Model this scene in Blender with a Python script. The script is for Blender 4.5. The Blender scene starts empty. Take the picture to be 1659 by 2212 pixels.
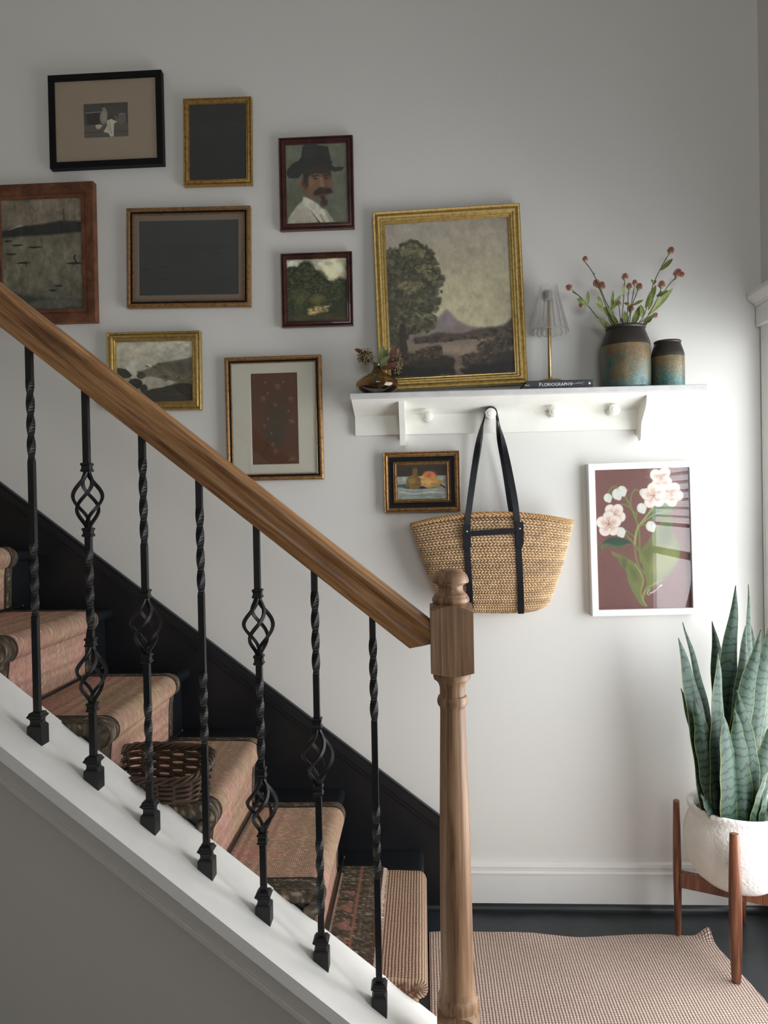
import bpy, bmesh, math, random
import numpy as np
from mathutils import Vector, Matrix
random.seed(7); np.random.seed(7)
SC = bpy.context.scene; COL = SC.collection
PI = math.pi
# ------------------------------------------------------------------ camera
F, YAW, PITCH, ROLL, CD, CZ = 1597.62, .0517, .0100, -.0187, 2.2989, 1.2598
fw = Vector((-math.sin(YAW)*math.cos(PITCH), math.cos(YAW)*math.cos(PITCH), -math.sin(PITCH)))
r0 = Vector((math.cos(YAW), math.sin(YAW), 0)); u0 = r0.cross(fw)
rt = r0*math.cos(ROLL)+u0*math.sin(ROLL); up = -r0*math.sin(ROLL)+u0*math.cos(ROLL)
CP = Vector((0, -CD, CZ))
cam = bpy.data.cameras.new('camera'); co = bpy.data.objects.new('camera', cam); COL.objects.link(co)
co.matrix_world = Matrix(((rt.x, up.x, -fw.x, CP.x), (rt.y, up.y, -fw.y, CP.y), (rt.z, up.z, -fw.z, CP.z), (0, 0, 0, 1)))
cam.sensor_fit = 'VERTICAL'; cam.sensor_height = 36.0; cam.lens = F/2212*36.0; cam.clip_start = .02
SC.camera = co
# ------------------------------------------------------------------ light
XR = 1.035           # right wall
WY0, WY1, WZ0, WZ1 = -.090, -1.17, .10, 1.775     # the tall window beside the plant
w = bpy.data.worlds.new('World'); SC.world = w; w.use_nodes = True
w.node_tree.nodes['Background'].inputs[0].default_value = (.93, .96, 1.0, 1)
w.node_tree.nodes['Background'].inputs[1].default_value = 8.2
def portal(name, loc, rot, sx, sy):
    l = bpy.data.lights.new(name, 'AREA'); l.shape = 'RECTANGLE'; l.size = sx; l.size_y = sy
    l.cycles.is_portal = True
    o = bpy.data.objects.new(name, l); o.location = loc; o.rotation_euler = rot; COL.objects.link(o)
portal('window_portal', (XR+.024, (WY0+WY1)/2, (WZ0+WZ1)/2), (0, PI/2, 0), WZ1-WZ0, WY0-WY1)
portal('rear_fill_portal', (.375, -4.72, 2.07), (PI/2, 0, 0), 1.28, 1.0)  # samples sky through the added rear opening, for fill light
SC.view_settings.view_transform = 'Standard'; SC.view_settings.look = 'None'
SC.view_settings.gamma = 1; SC.view_settings.use_curve_mapping = False
SC.view_settings.exposure = 0.0
SC.cycles.max_bounces = 10; SC.cycles.transparent_max_bounces = 12; SC.cycles.diffuse_bounces = 6
SC.cycles.caustics_refractive = False; SC.cycles.caustics_reflective = False
# ------------------------------------------------------------------ pixel -> point on a plane
def ray(u, v): return fw+rt*((u-829.5)/F)-up*((v-1106)/F)
def PY(u, v, y): d = ray(u, v); return CP+d*((y-CP.y)/d.y)
def PZ(u, v, z): d = ray(u, v); return CP+d*((z-CP.z)/d.z)
# ------------------------------------------------------------------ mesh helpers: everything is (verts, faces)
def join(*ms):
    V, Fa = [], []
    for v, f in ms:
        n = len(V); V += list(v); Fa += [tuple(i+n for i in q) for q in f]
    return V, Fa
def box(x0, x1, y0, y1, z0, z1, b=0, seg=2):
    v = [(x, y, z) for x in (x0, x1) for y in (y0, y1) for z in (z0, z1)]
    f = [(0, 1, 3, 2), (4, 6, 7, 5), (0, 4, 5, 1), (2, 3, 7, 6), (0, 2, 6, 4), (1, 5, 7, 3)]
    if b <= 0: return v, f
    bm = bmesh.new(); vs = [bm.verts.new(p) for p in v]
    for q in f: bm.faces.new([vs[i] for i in q])
    bmesh.ops.bevel(bm, geom=bm.edges[:], offset=b, segments=seg, profile=.5, affect='EDGES')
    bm.verts.index_update(); r = ([tuple(p.co) for p in bm.verts], [tuple(p.index for p in q.verts) for q in bm.faces]); bm.free(); return r
def lathe(prof, n=32, c=(0, 0, 0), rmod=None, closed=False):
    V, Fa = [], []; m = len(prof)
    for (r, z) in prof:
        for k in range(n):
            a = 2*PI*k/n; rr = r*(rmod(a, z) if rmod else 1)
            V.append((c[0]+rr*math.cos(a), c[1]+rr*math.sin(a), c[2]+z))
    for i in range(m-(0 if closed else 1)):
        j = (i+1) % m
        for k in range(n):
            Fa.append((i*n+k, i*n+(k+1) % n, j*n+(k+1) % n, j*n+k))
    if not closed:
        if prof[0][0] > 1e-5: Fa.append(tuple(range(n))[::-1])
        if prof[-1][0] > 1e-5: Fa.append(tuple(range((m-1)*n, m*n)))
    return V, Fa
def tube(pts, rad, n=8, caps=True, sect=None, upv=None):
    pts = [Vector(p) for p in pts]; m = len(pts); V, Fa = [], []
    rads = rad if isinstance(rad, (list, tuple)) else [rad]*m
    prev = None
    for i, p in enumerate(pts):
        t = (pts[min(i+1, m-1)]-pts[max(i-1, 0)]).normalized()
        if prev is None:
            a = Vector(upv) if upv else (Vector((0, 0, 1)) if abs(t.z) < .9 else Vector((0, 1, 0)))
            nrm = (a-t*a.dot(t)).normalized()
        else: nrm = (prev-t*prev.dot(t)).normalized()
        prev = nrm; b = t.cross(nrm)
        if sect:
            for (sx, sy) in sect: V.append(tuple(p+nrm*sx*rads[i]+b*sy*rads[i]))
        else:
            for k in range(n):
                a = 2*PI*k/n; V.append(tuple(p+nrm*math.cos(a)*rads[i]+b*math.sin(a)*rads[i]))
    n = len(sect) if sect else n
    for i in range(m-1):
        for k in range(n): Fa.append((i*n+k, i*n+(k+1) % n, (i+1)*n+(k+1) % n, (i+1)*n+k))
    if caps: Fa.append(tuple(range(n))[::-1]); Fa.append(tuple(range((m-1)*n, m*n)))
    return V, Fa
SQ = [(-1, -1), (1, -1), (1, 1), (-1, 1)]
def prism(poly, ax, a0, a1):       # polygon (p,q) extruded on axis ax; 'y': (x,z), 'x': (y,z), 'z': (x,y)
    mk = {'y': lambda p, q, a: (p, a, q), 'x': lambda p, q, a: (a, p, q), 'z': lambda p, q, a: (p, q, a)}[ax]
    n = len(poly); V = [mk(p, q, a0) for p, q in poly]+[mk(p, q, a1) for p, q in poly]
    Fa = [tuple(range(n))[::-1], tuple(range(n, 2*n))]+[(k, (k+1) % n, n+(k+1) % n, n+k) for k in range(n)]
    return V, Fa
def ico(c, r, sub=1, sc=(1, 1, 1)):
    bm = bmesh.new(); bmesh.ops.create_icosphere(bm, subdivisions=sub, radius=1)
    bm.verts.index_update(); V = [(c[0]+p.co.x*r*sc[0], c[1]+p.co.y*r*sc[1], c[2]+p.co.z*r*sc[2]) for p in bm.verts]
    Fa = [tuple(q.index for q in f.verts) for f in bm.faces]; bm.free(); return V, Fa
def xf(m, mat): return [tuple(mat @ Vector(p)) for p in m[0]], m[1]
def smoothpts(pts, n=8):           # Catmull-Rom
    P = [Vector(p) for p in pts]; P = [P[0]*2-P[1]]+P+[P[-1]*2-P[-2]]; out = []
    for i in range(1, len(P)-2):
        for k in range(n):
            t = k/n; a, b, c, d = P[i-1:i+3]
            out.append(.5*((2*b)+(c-a)*t+(2*a-5*b+4*c-d)*t*t+(3*b-a-3*c+d)*t*t*t))
    out.append(P[-2]); return out
def mesh(name, m, mat, smooth=None, uv=None, col=None):
    me = bpy.data.meshes.new(name); me.from_pydata([tuple(p) for p in m[0]], [], m[1]); me.materials.append(mat)
    if uv is not None:
        l = me.uv_layers.new(name='UVMap'); vi = np.zeros(len(me.loops), int); me.loops.foreach_get('vertex_index', vi)
        l.data.foreach_set('uv', np.asarray(uv, float)[vi].ravel())
    if col is not None:
        a = me.color_attributes.new('Col', 'FLOAT_COLOR', 'POINT')
        a.data.foreach_set('color', np.asarray(col, np.float32).ravel())
    bm = bmesh.new(); bm.from_mesh(me)
    if uv is None: bmesh.ops.recalc_face_normals(bm, faces=bm.faces[:])
    bm.to_mesh(me); bm.free()
    if smooth is not None:
        me.polygons.foreach_set('use_smooth', [True]*len(me.polygons))
        if smooth < 180: me.set_sharp_from_angle(angle=math.radians(smooth))
    me.update(); return me
def props(o, label=None, cat=None, group=None, kind=None):
    for k, v in (('label', label), ('category', cat), ('group', group), ('kind', kind)):
        if v: o[k] = v
class T:                            # a thing: an Empty at its base that parents its parts
    def __init__(s, name, label=None, cat=None, org=(0, 0, 0), group=None, kind=None, mat=None):
        s.o = bpy.data.objects.new(name, None); COL.objects.link(s.o); s.o.empty_display_size = .05
        s.M = mat if mat is not None else Matrix.Translation(Vector(org)); s.o.matrix_world = s.M; s.I = s.M.inverted()
        props(s.o, label, cat, group, kind)
    def add(s, name, m, mat, smooth=None, parent=None, world=True, label=None, kind=None, **k):
        if world: m = ([tuple(s.I @ Vector(p)) for p in m[0]], m[1])
        o = bpy.data.objects.new(name, mesh(name, m, mat, smooth, **k)); COL.objects.link(o); o.parent = parent or s.o
        props(o, label, kind=kind); return o
def solo(name, m, mat, label=None, cat=None, kind=None, group=None, smooth=None, org=None, **k):
    org = Vector(org) if org is not None else Vector((0, 0, 0))
    m = ([tuple(Vector(p)-org) for p in m[0]], m[1])
    o = bpy.data.objects.new(name, mesh(name, m, mat, smooth, **k)); o.location = org; COL.objects.link(o)
    props(o, label, cat, group, kind); return o
def lin(c): return tuple(((x/255+.055)/1.055)**2.4 if x/255 > .04045 else x/255/12.92 for x in c)
# ------------------------------------------------------------------ materials
def nodes(name):
    m = bpy.data.materials.new(name); m.use_nodes = True; nt = m.node_tree; return m, nt, nt.nodes['Principled BSDF']
def L(nt, a, b): nt.links.new(a, b)
def ND(nt, t, **k):
    n = nt.nodes.new('ShaderNode'+t)
    for a, b in k.items(): setattr(n, a, b)
    return n
def ramp(nt, fac, stops):
    r = ND(nt, 'ValToRGB'); e = r.color_ramp.elements
    while len(e) < len(stops): e.new(.5)
    for x, (p, c) in zip(e, stops): x.position = p; x.color = (*c, 1)
    L(nt, fac, r.inputs[0]); return r.outputs[0]
def mapping(nt, sc=(1, 1, 1), src='Object', rot=(0, 0, 0)):
    tc = ND(nt, 'TexCoord'); mp = ND(nt, 'Mapping'); mp.inputs['Scale'].default_value = sc; mp.inputs['Rotation'].default_value = rot
    L(nt, tc.outputs[src], mp.inputs[0]); return mp.outputs[0]
def noise(nt, vec, scale=5, detail=4, rough=.55, dist=0):
    n = ND(nt, 'TexNoise'); n.inputs['Scale'].default_value = scale; n.inputs['Detail'].default_value = detail
    n.inputs['Roughness'].default_value = rough; n.inputs['Distortion'].default_value = dist; L(nt, vec, n.inputs['Vector']); return n.outputs['Fac']
def math_(nt, op, a, b=None, c=None):
    n = ND(nt, 'Math', operation=op)
    for i, x in enumerate((a, b, c)):
        if x is None: continue
        if isinstance(x, (int, float)): n.inputs[i].default_value = x
        else: L(nt, x, n.inputs[i])
    return n.outputs[0]
def mixc(nt, fac, a, b, mode='MIX'):
    n = ND(nt, 'Mix', data_type='RGBA', blend_type=mode)
    for i, x in ((0, fac), (6, a), (7, b)):
        if isinstance(x, (int, float)): n.inputs[i].default_value = x
        elif isinstance(x, tuple): n.inputs[i].default_value = (*x[:3], 1)
        else: L(nt, x, n.inputs[i])
    return n.outputs[2]
def bump(nt, b, h, strength=.3, dist=.002):
    n = ND(nt, 'Bump'); n.inputs['Strength'].default_value = strength; n.inputs['Distance'].default_value = dist
    L(nt, h, n.inputs['Height']); L(nt, n.outputs[0], b.inputs['Normal'])
def plain(name, c, rough=.5, metal=0, var=.12, vs=8, bs=0, bscale=200, bdist=.0006, coat=0, spec=None):
    m, nt, b = nodes(name); v = mapping(nt)
    n = noise(nt, v, vs, 5); col = ramp(nt, n, [(.3, tuple(x*(1-var) for x in c)), (.7, tuple(min(1, x*(1+var)) for x in c))])
    L(nt, col, b.inputs['Base Color']); b.inputs['Roughness'].default_value = rough; b.inputs['Metallic'].default_value = metal
    b.inputs['Coat Weight'].default_value = coat
    if spec is not None: b.inputs['Specular IOR Level'].default_value = spec
    if bs: bump(nt, b, noise(nt, v, bscale, 3), bs, bdist)
    return m
def wood(name, cols, sc=(2, 40, 40), rough=.5, ns=1.6, dist=1.2, bs=.25, coat=0):
    m, nt, b = nodes(name); v = mapping(nt, sc)
    n = noise(nt, v, ns, 6, .62, dist); v2 = mapping(nt, tuple(s*(5 if s > 5 else 2.5) for s in sc)); n2 = noise(nt, v2, 1.8, 3, .6, .3)
    c = ramp(nt, n, [(.32, cols[0]), (.5, cols[1]), (.68, cols[2])])
    c = mixc(nt, .55, c, ramp(nt, n2, [(.34, (.50, .44, .38)), (.54, (1, 1, 1))]), 'MULTIPLY')
    L(nt, c, b.inputs['Base Color']); b.inputs['Roughness'].default_value = rough; b.inputs['Coat Weight'].default_value = coat
    bump(nt, b, n2, bs, .0006); return m
def glassthin(name, tint=(1, 1, 1), rough=.0):
    m, nt, b = nodes(name); nt.nodes.remove(b); out = nt.nodes['Material Output']
    fr = ND(nt, 'Fresnel'); ge = ND(nt, 'NewGeometry'); L(nt, math_(nt, 'SUBTRACT', 1.5, math_(nt, 'MULTIPLY', ge.outputs['Backfacing'], 1.5-1/1.5)), fr.inputs[0]); t = ND(nt, 'BsdfTransparent'); t.inputs[0].default_value = (*tint, 1)
    g = ND(nt, 'BsdfGlossy'); g.inputs['Roughness'].default_value = rough; mx = ND(nt, 'MixShader')
    L(nt, fr.outputs[0], mx.inputs[0]); L(nt, t.outputs[0], mx.inputs[1]); L(nt, g.outputs[0], mx.inputs[2]); L(nt, mx.outputs[0], out.inputs[0]); return m
def vcol(name, rough=.7, fine=.12, fs=(900, 900, 900), bs=0, bd=.0006):
    m, nt, b = nodes(name); a = ND(nt, 'VertexColor', layer_name='Col'); v = mapping(nt)
    n = noise(nt, v, 420, 3, .6); c = mixc(nt, 1.0, a.outputs[0], ramp(nt, n, [(.3, (1-fine,)*3), (.7, (1, 1, 1))]), 'MULTIPLY')
    L(nt, c, b.inputs['Base Color']); b.inputs['Roughness'].default_value = rough
    if bs: bump(nt, b, n, bs, bd)
    return m
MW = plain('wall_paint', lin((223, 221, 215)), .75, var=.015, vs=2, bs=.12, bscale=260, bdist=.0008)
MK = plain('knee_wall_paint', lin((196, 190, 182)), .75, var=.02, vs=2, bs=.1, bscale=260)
MTR = plain('white_trim_paint', lin((226, 225, 220)), .38, var=.03, vs=5, bs=.06, bscale=90)
MCAP = plain('white_cap_paint', lin((238, 236, 230)), .42, var=.035, vs=14, bs=.08, bscale=60)
MSH = plain('chalky_shelf_paint', lin((236, 235, 226)), .5, var=.05, vs=9, bs=.15, bscale=70)
MSHT = plain('shelf_worn_edge', lin((205, 204, 202)), .5, var=.10, vs=25, bs=.2, bscale=80)
MB = plain('black_stair_paint', (.0075, .0085, .0105), .40, var=.25, vs=6, bs=.15, bscale=50, bdist=.001)
MFL = plain('black_floor_paint', (.020, .024, .028), .34, var=.35, vs=9, bs=.25, bscale=40, bdist=.001)
MI = plain('black_iron', (.0045, .0045, .005), .45, var=.3, vs=40, bs=.08, bscale=300, bdist=.0004)
OAK = [lin((112, 74, 44)), lin((168, 120, 76)), lin((204, 156, 104))]
MRAIL = wood('oak_rail', OAK, (1.6, 34, 34), .42, 1.5, 1.6, .3, .1)
MNEW = wood('oak_newel', [lin((110, 81, 58)), lin((154, 118, 87)), lin((180, 146, 112))], (42, 42, 1.3), .5, 1.6, .8, .3)
MWAL = wood('stand_wood', [lin((70, 38, 24)), lin((118, 70, 46)), lin((150, 96, 66))], (45, 45, 3), .4, 1.4, 1.0, .15, .2)
MFW = wood('frame_brown_wood', [lin((70, 38, 20)), lin((108, 64, 38)), lin((130, 82, 50))], (30, 30, 30), .5, .6, 1.0, .2)
MRED = wood('frame_mahogany', [lin((36, 14, 12)), lin((66, 28, 22)), lin((84, 38, 28))], (25, 25, 25), .38, .7, .8, .15, .3)
MBLK = plain('frame_black_paint', (.004, .004, .005), .5, var=.3, spec=.2)
def gilt(name, c, dark, rough=.36, metal=.75):
    m, nt, b = nodes(name); v = mapping(nt); n = noise(nt, v, 90, 6, .65)
    L(nt, ramp(nt, n, [(.33, dark), (.52, c), (.8, tuple(min(1, x*1.25) for x in c))]), b.inputs['Base Color'])
    b.inputs['Metallic'].default_value = metal; b.inputs['Roughness'].default_value = rough; bump(nt, b, noise(nt, v, 400, 3), .25, .0004); return m
MG = gilt('gold_leaf', lin((200, 172, 108)), lin((172, 142, 82)), .33, .8)
MG2 = gilt('aged_gold', lin((184, 148, 86)), lin((140, 106, 58)), .42, .7)
MG3 = gilt('bronze_gold', lin((160, 122, 78)), lin((118, 82, 52)), .4, .6)
MWF = plain('white_frame_paint', lin((236, 236, 236)), .4, var=.01)
MBRS = gilt('antique_brass', lin((186, 164, 120)), lin((160, 138, 96)), .3, .9)
MGL = glassthin('picture_glass', rough=.01)
MWGL = glassthin('window_glass')
MART = vcol('printed_art', .75, .04)
MARTF = vcol('printed_art_smooth', .6, .03)
MCAN = vcol('canvas_art', .6, .12, bs=.2)
MMATC = plain('cream_mat_board', lin((222, 218, 200)), .85, var=.03, vs=6)
MMATT = plain('tan_mat_board', lin((176, 158, 134)), .9, var=.05, vs=300)
MMATG = plain('taupe_mat_board', lin((140, 122, 106)), .9, var=.03, vs=30)
MLEA = plain('black_leather', (.006, .007, .010), .36, var=.3, vs=60, bs=.35, bscale=260, bdist=.0005, spec=.3)
MBOOK = plain('charcoal_cloth', (.028, .030, .035), .55, var=.1, vs=60)
MPAG = plain('page_block', lin((190, 186, 176)), .8, var=.15, vs=200)
MINK = plain('white_ink', (.8, .8, .78), .6, var=.02)
MPOT = plain('rough_white_ceramic', lin((238, 234, 226)), .8, var=.04, vs=20, bs=.65, bscale=120, bdist=.005)
MSOIL = plain('dried_moss', lin((96, 98, 92)), .9, var=.6, vs=90, bs=1, bscale=120, bdist=.006)
MST = plain('dark_stem', lin((74, 62, 44)), .6, var=.3, vs=60)
MBER = plain('bronze_berries', lin((142, 122, 88)), .5, var=.5, vs=200)
MBLD = plain('blind_slat_white', lin((235, 236, 238)), .5, var=.01)
MROD = plain('dark_rod', (.01, .009, .008), .35, var=.2)
# ------------------------------------------------------------------ painter for the flat prints
def fbm(h, w_, base=4, octv=5, pers=.55, seed=None):
    rs = np.random.RandomState(seed if seed is not None else np.random.randint(1e6)); out = np.zeros((h, w_)); amp = 1; tot = 0
    for o in range(octv):
        n = base*2**o; g = rs.rand(n+2, n+2)
        y = np.linspace(0, n, h); x = np.linspace(0, n, w_); yi = y.astype(int); xi = x.astype(int); fy = (y-yi); fx = (x-xi)
        fy = fy*fy*(3-2*fy); fx = fx*fx*(3-2*fx)
        a = g[np.ix_(yi, xi)]; b = g[np.ix_(yi, xi+1)]; c = g[np.ix_(yi+1, xi)]; d = g[np.ix_(yi+1, xi+1)]
        out += amp*((a*(1-fx)+b*fx)*(1-fy[:, None])+(c*(1-fx)+d*fx)*fy[:, None]); tot += amp; amp *= pers
    return out/tot
class Cv:
    def __init__(s, h, w_, c=(128, 128, 128)):
        s.h, s.w = h, w_; s.I = np.ones((h, w_, 3))*np.array(c, float); s.a = w_/h
        s.V, s.U = np.meshgrid(np.linspace(0, 1, h), np.linspace(0, 1, w_), indexing='ij'); s.W1 = s.W2 = 0
    @property
    def warped(s): return not isinstance(s.W1, int)
    def warp(s, k=.0, base=8, seed=1):
        s.W1 = (fbm(s.h, s.w, base, 6, .75, seed)-.5)*k; s.W2 = (fbm(s.h, s.w, base, 6, .75, seed+9)-.5)*k
    def put(s, m, c, a=1.0):
        m = np.clip(m, 0, 1)[..., None]*a; s.I = s.I*(1-m)+np.array(c, float)*m
    def ell(s, cx, cy, rx, ry, c, soft=.15, rot=0, a=1.0):
        m_ = max(rx*s.a, ry)*(1+soft)+.09*(s.warped); mx = m_/s.a
        j0, j1 = max(0, int((cx-mx)*s.w)), min(s.w, int((cx+mx)*s.w)+2); i0, i1 = max(0, int((cy-m_)*s.h)), min(s.h, int((cy+m_)*s.h)+2)
        if i1 <= i0 or j1 <= j0: return
        sl = (slice(i0, i1), slice(j0, j1)); w1 = s.W1[sl] if s.warped else 0; w2 = s.W2[sl] if s.warped else 0
        x = (s.U[sl]+w1-cx)*s.a; y = s.V[sl]+w2-cy; cr, sr = math.cos(rot), math.sin(rot)
        X = (x*cr+y*sr)/(rx*s.a); Y_ = (-x*sr+y*cr)/ry; d = np.sqrt(X*X+Y_*Y_); m = np.clip((1+soft/2-d)/soft, 0, 1)[..., None]*a
        s.I[sl] = s.I[sl]*(1-m)+np.array(c, float)*m
    def dabs(s, blobs, n, cols, r=.012, sd=1, alpha=.8):
        rs = random.Random(sd); tot = sum(b[2]*b[3] for b in blobs)
        for (x, y, rx, ry) in blobs:
            for k in range(int(n*rx*ry/tot)+1):
                q = math.sqrt(rs.random()); t = rs.random()*2*PI; c = rs.choice(cols); f = rs.uniform(.85, 1.15); rr = r*rs.uniform(.5, 1.4)
                s.ell(x+rx*1.08*q*math.cos(t), y+ry*1.08*q*math.sin(t), rr/s.a, rr*.6, tuple(v*f for v in c), .5, rs.uniform(-1, 1), alpha)
    def poly(s, pts, c, soft=.006, a=1.0):
        x = s.U+s.W1; y = s.V+s.W2; ins = np.zeros_like(x, bool); dm = np.full_like(x, 9.); n = len(pts)
        for i in range(n):
            x0, y0 = pts[i]; x1, y1 = pts[(i+1) % n]
            if y0 != y1: ins ^= ((y0 > y) != (y1 > y)) & (x < (x1-x0)*(y-y0)/(y1-y0)+x0)
            dx, dy = (x1-x0)*s.a, y1-y0; px, py = (x-x0)*s.a, y-y0; t = np.clip((px*dx+py*dy)/(dx*dx+dy*dy+1e-12), 0, 1)
            dm = np.minimum(dm, np.hypot(px-t*dx, py-t*dy))
        s.put(.5+np.where(ins, dm, -dm)/soft, c, a)
    def line(s, pts, wd, c, a=1.0, soft=.5):
        x = s.U+s.W1; y = s.V+s.W2; dm = np.full_like(x, 9.)
        for i in range(len(pts)-1):
            x0, y0 = pts[i][:2]; x1, y1 = pts[i+1][:2]
            dx, dy = (x1-x0)*s.a, y1-y0; px, py = (x-x0)*s.a, y-y0; t = np.clip((px*dx+py*dy)/(dx*dx+dy*dy+1e-12), 0, 1)
            w0 = pts[i][2] if len(pts[i]) > 2 else 1; w1 = pts[i+1][2] if len(pts[i+1]) > 2 else 1
            dm = np.minimum(dm, np.hypot(px-t*dx, py-t*dy)/(w0+(w1-w0)*t))
        s.put((1-dm/wd)/soft+.5, c, a)
    def grade(s, k, base=5, oct=5, seed=3): s.I = s.I*(1+(fbm(s.h, s.w, base, oct, .6, seed)-.5)[..., None]*k)
    def done(s, g=1.15):
        c = np.clip(s.I*g/255, 0, 1); l = np.where(c > .04045, ((c+.055)/1.055)**2.4, c/12.92)
        return np.concatenate([l, np.ones((s.h, s.w, 1))], 2)
def gridmesh(w_, h, x0, x1, z0, z1, y):   # rows run top to bottom
    X, Z = np.meshgrid(np.linspace(x0, x1, w_), np.linspace(z1, z0, h)); V = np.stack([X, np.full_like(X, y), Z], 2).reshape(-1, 3)
    i = (np.arange(h-1)[:, None]*w_+np.arange(w_-1)).ravel(); return V.tolist(), np.stack([i, i+w_, i+w_+1, i+1], 1).tolist()
# ------------------------------------------------------------------ the setting
RISE, RUN, X0 = .19, .2407, -.014
YN, YB, YS = -.657, -.7612, -.022      # near end of treads, baluster line, face of the skirt board
SL = RISE/RUN
def capz(x): return .204+SL*(-.108-x)
ZC = 3.25
solo('floor', box(-3.4, XR+.16, -4.7, .02, -.08, 0), MFL, kind='structure')
solo('ceiling', box(-3.4, XR+.16, -4.7, .02, ZC, ZC+.06), MW, kind='structure')
solo('wall_back', box(-3.4, XR+.16, 0, .12, 0, ZC), MW, kind='structure')
solo('wall_left', box(-3.46, -3.4, -4.7, .12, 0, ZC), MW, kind='structure')
def holed(ax, a0, a1, s0, s1, h0, h1, z0, z1):     # wall slab with one opening: s span, h hole span
    f = (lambda p, q, c, d: box(a0, a1, p, q, c, d)) if ax == 'x' else (lambda p, q, c, d: box(p, q, a0, a1, c, d))
    return join(f(s0, h0, 0, ZC), f(h1, s1, 0, ZC), f(h0, h1, 0, z0), f(h0, h1, z1, ZC))
solo('wall_right', holed('x', XR, XR+.02, -4.7, 0, WY1, WY0, WZ0, WZ1), MW, kind='structure')
solo('wall_front', holed('y', -4.7, -4.56, -3.4, XR+.14, -.25, 1.0, 1.60, 2.54), MW, kind='structure')  # opening is added and sized for the fill light
# unseen rear window, added behind the camera to let in fill light
t = T('added_fill_window', kind='structure', org=(.42, -4.6, 1.5))
for a in (box(-.25, -.22, -4.66, -4.58, 1.60, 2.54), box(.97, 1.0, -4.66, -4.58, 1.60, 2.54), box(-.22, .97, -4.66, -4.58, 1.60, 1.63), box(-.22, .97, -4.66, -4.58, 2.51, 2.54)):
    t.add('sash_bar', a, MTR)
t.add('pane', box(-.22, .97, -4.625, -4.621, 1.63, 2.51), MWGL)
# tall window in the right wall
t = T('window_1', kind='structure', org=(XR, (WY0+WY1)/2, WZ0))
for a in (box(XR+.002, XR+.018, WY0-.008, WY0, WZ0, WZ1), box(XR+.002, XR+.018, WY1, WY1+.012, WZ0, WZ1), box(XR+.003, XR+.017, WY1+.012, WY0-.008, WZ0, WZ0+.05), box(XR+.003, XR+.017, WY1+.012, WY0-.008, WZ1-.04, WZ1), box(XR+.003, XR+.017, WY1+.012, WY0-.008, 1.02, 1.05)):
    t.add('sash_bar', a, MTR)
t.add('pane', box(XR+.006, XR+.009, WY1+.012, WY0-.008, WZ0+.05, 1.02), MWGL); t.add('pane', box(XR+.006, XR+.009, WY1+.012, WY0-.008, 1.05, WZ1-.04), MWGL)
t = T('trim_1', kind='structure', org=(XR, -.1, 0))      # casing of the window
def casing(y0, y1, z0, z1): return join(box(XR-.005, XR, y0, y1, z0, z1, .001), box(XR-.008, XR, y1-.014, y1-.008, z0, z1, .001))
t.add('casing_board', casing(-.083, -.003, 0, 1.775), MTR); t.add('casing_board', casing(-1.25, -1.172, 0, 1.775), MTR)
t.add('head_board', box(XR-.02, XR, -1.27, -.004, 1.775, 1.835, .003), MTR)
t.add('head_cornice', prism([(XR, 1.835), (XR-.02, 1.835), (XR-.024, 1.845), (XR-.04, 1.855), (XR-.045, 1.864), (XR-.045, 1.876), (XR, 1.876)], 'y', -1.3, -.003), MTR)
t.add('sill_board', box(XR-.022, XR+.02, -1.27, -.004, WZ0-.03, WZ0, .004), MTR)
t = T('window_blind', 'white slatted blind half raised in the tall window on the right', 'blind', (XR+.02, -.6, 1.7))
t.add('head_rail', box(XR-.036, XR-.004, WY1+.02, WY0-.06, WZ1-.045, WZ1-.003, .003), MBLD)
sl0 = None
for k in range(16):
    z = WZ1-.075-k*.034
    m = xf(box(-.0145, .0145, WY1+.025, WY0-.065, -.0012, .0012), Matrix.Translation((XR-.020, 0, z)) @ Matrix.Rotation(.30, 4, 'Y'))
    t.add('slat', m, MBLD)
t.add('bottom_rail', box(XR-.034, XR-.006, WY1+.025, WY0-.065, WZ1-.075-16*.034-.006, WZ1-.075-16*.034+.008, .003), MBLD)
for y in (WY0-.12, WY1+.12): t.add('cord', tube([(XR-.020, y, WZ1-.05), (XR-.020, y, WZ1-.075-16*.034)], .0009, 5), MBLD)
# baseboard with its moulded top, and black shoe moulding
SKX = .055
def bprof(): return [(0, .022), (-.014, .022), (-.014, .112), (-.0175, .114), (-.0175, .118), (-.013, .122), (-.013, .133), (-.015, .135), (-.012, .144), (-.005, .1475), (0, .1475)]
solo('baseboard_back', prism(bprof(), 'x', SKX, XR), MTR, kind='structure')
qr = [(0, 0)]+[(-.024*math.cos(a)-.0, .024*math.sin(a)) for a in [PI/2*k/6 for k in range(7)]]
solo('trim_2', prism([(0, 0), (-.026, 0), (-.0255, .009), (-.021, .018), (-.014, .023), (0, .0235)], 'x', X0-.02, XR), MB, kind='structure', smooth=40)
# black skirt board along the stair wall
def skz(x): return .288+.7702*(.044-x)
t = T('trim_3', kind='structure', org=(SKX, 0, 0))
XL = -2.35
t.add('skirt_board', prism([(SKX, .0), (SKX, skz(SKX)-.03), (XL, skz(XL)-.03), (XL, skz(XL)-.9), (-1.05, 0)], 'y', -.02, 0), MB)
def slab(x0, x1, d0, d1, y0, y1): return prism([(x0, skz(x0)-d0), (x1, skz(x1)-d0), (x1, skz(x1)-d1), (x0, skz(x0)-d1)], 'y', y0, y1)
t.add('cap_moulding', join(slab(SKX, XL, 0, .010, -.016, 0), slab(SKX, XL, .010, .034, -.027, 0), slab(SKX, XL, .034, .040, -.023, 0), slab(SKX, XL, .040, .047, -.026, 0)), MB)
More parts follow.
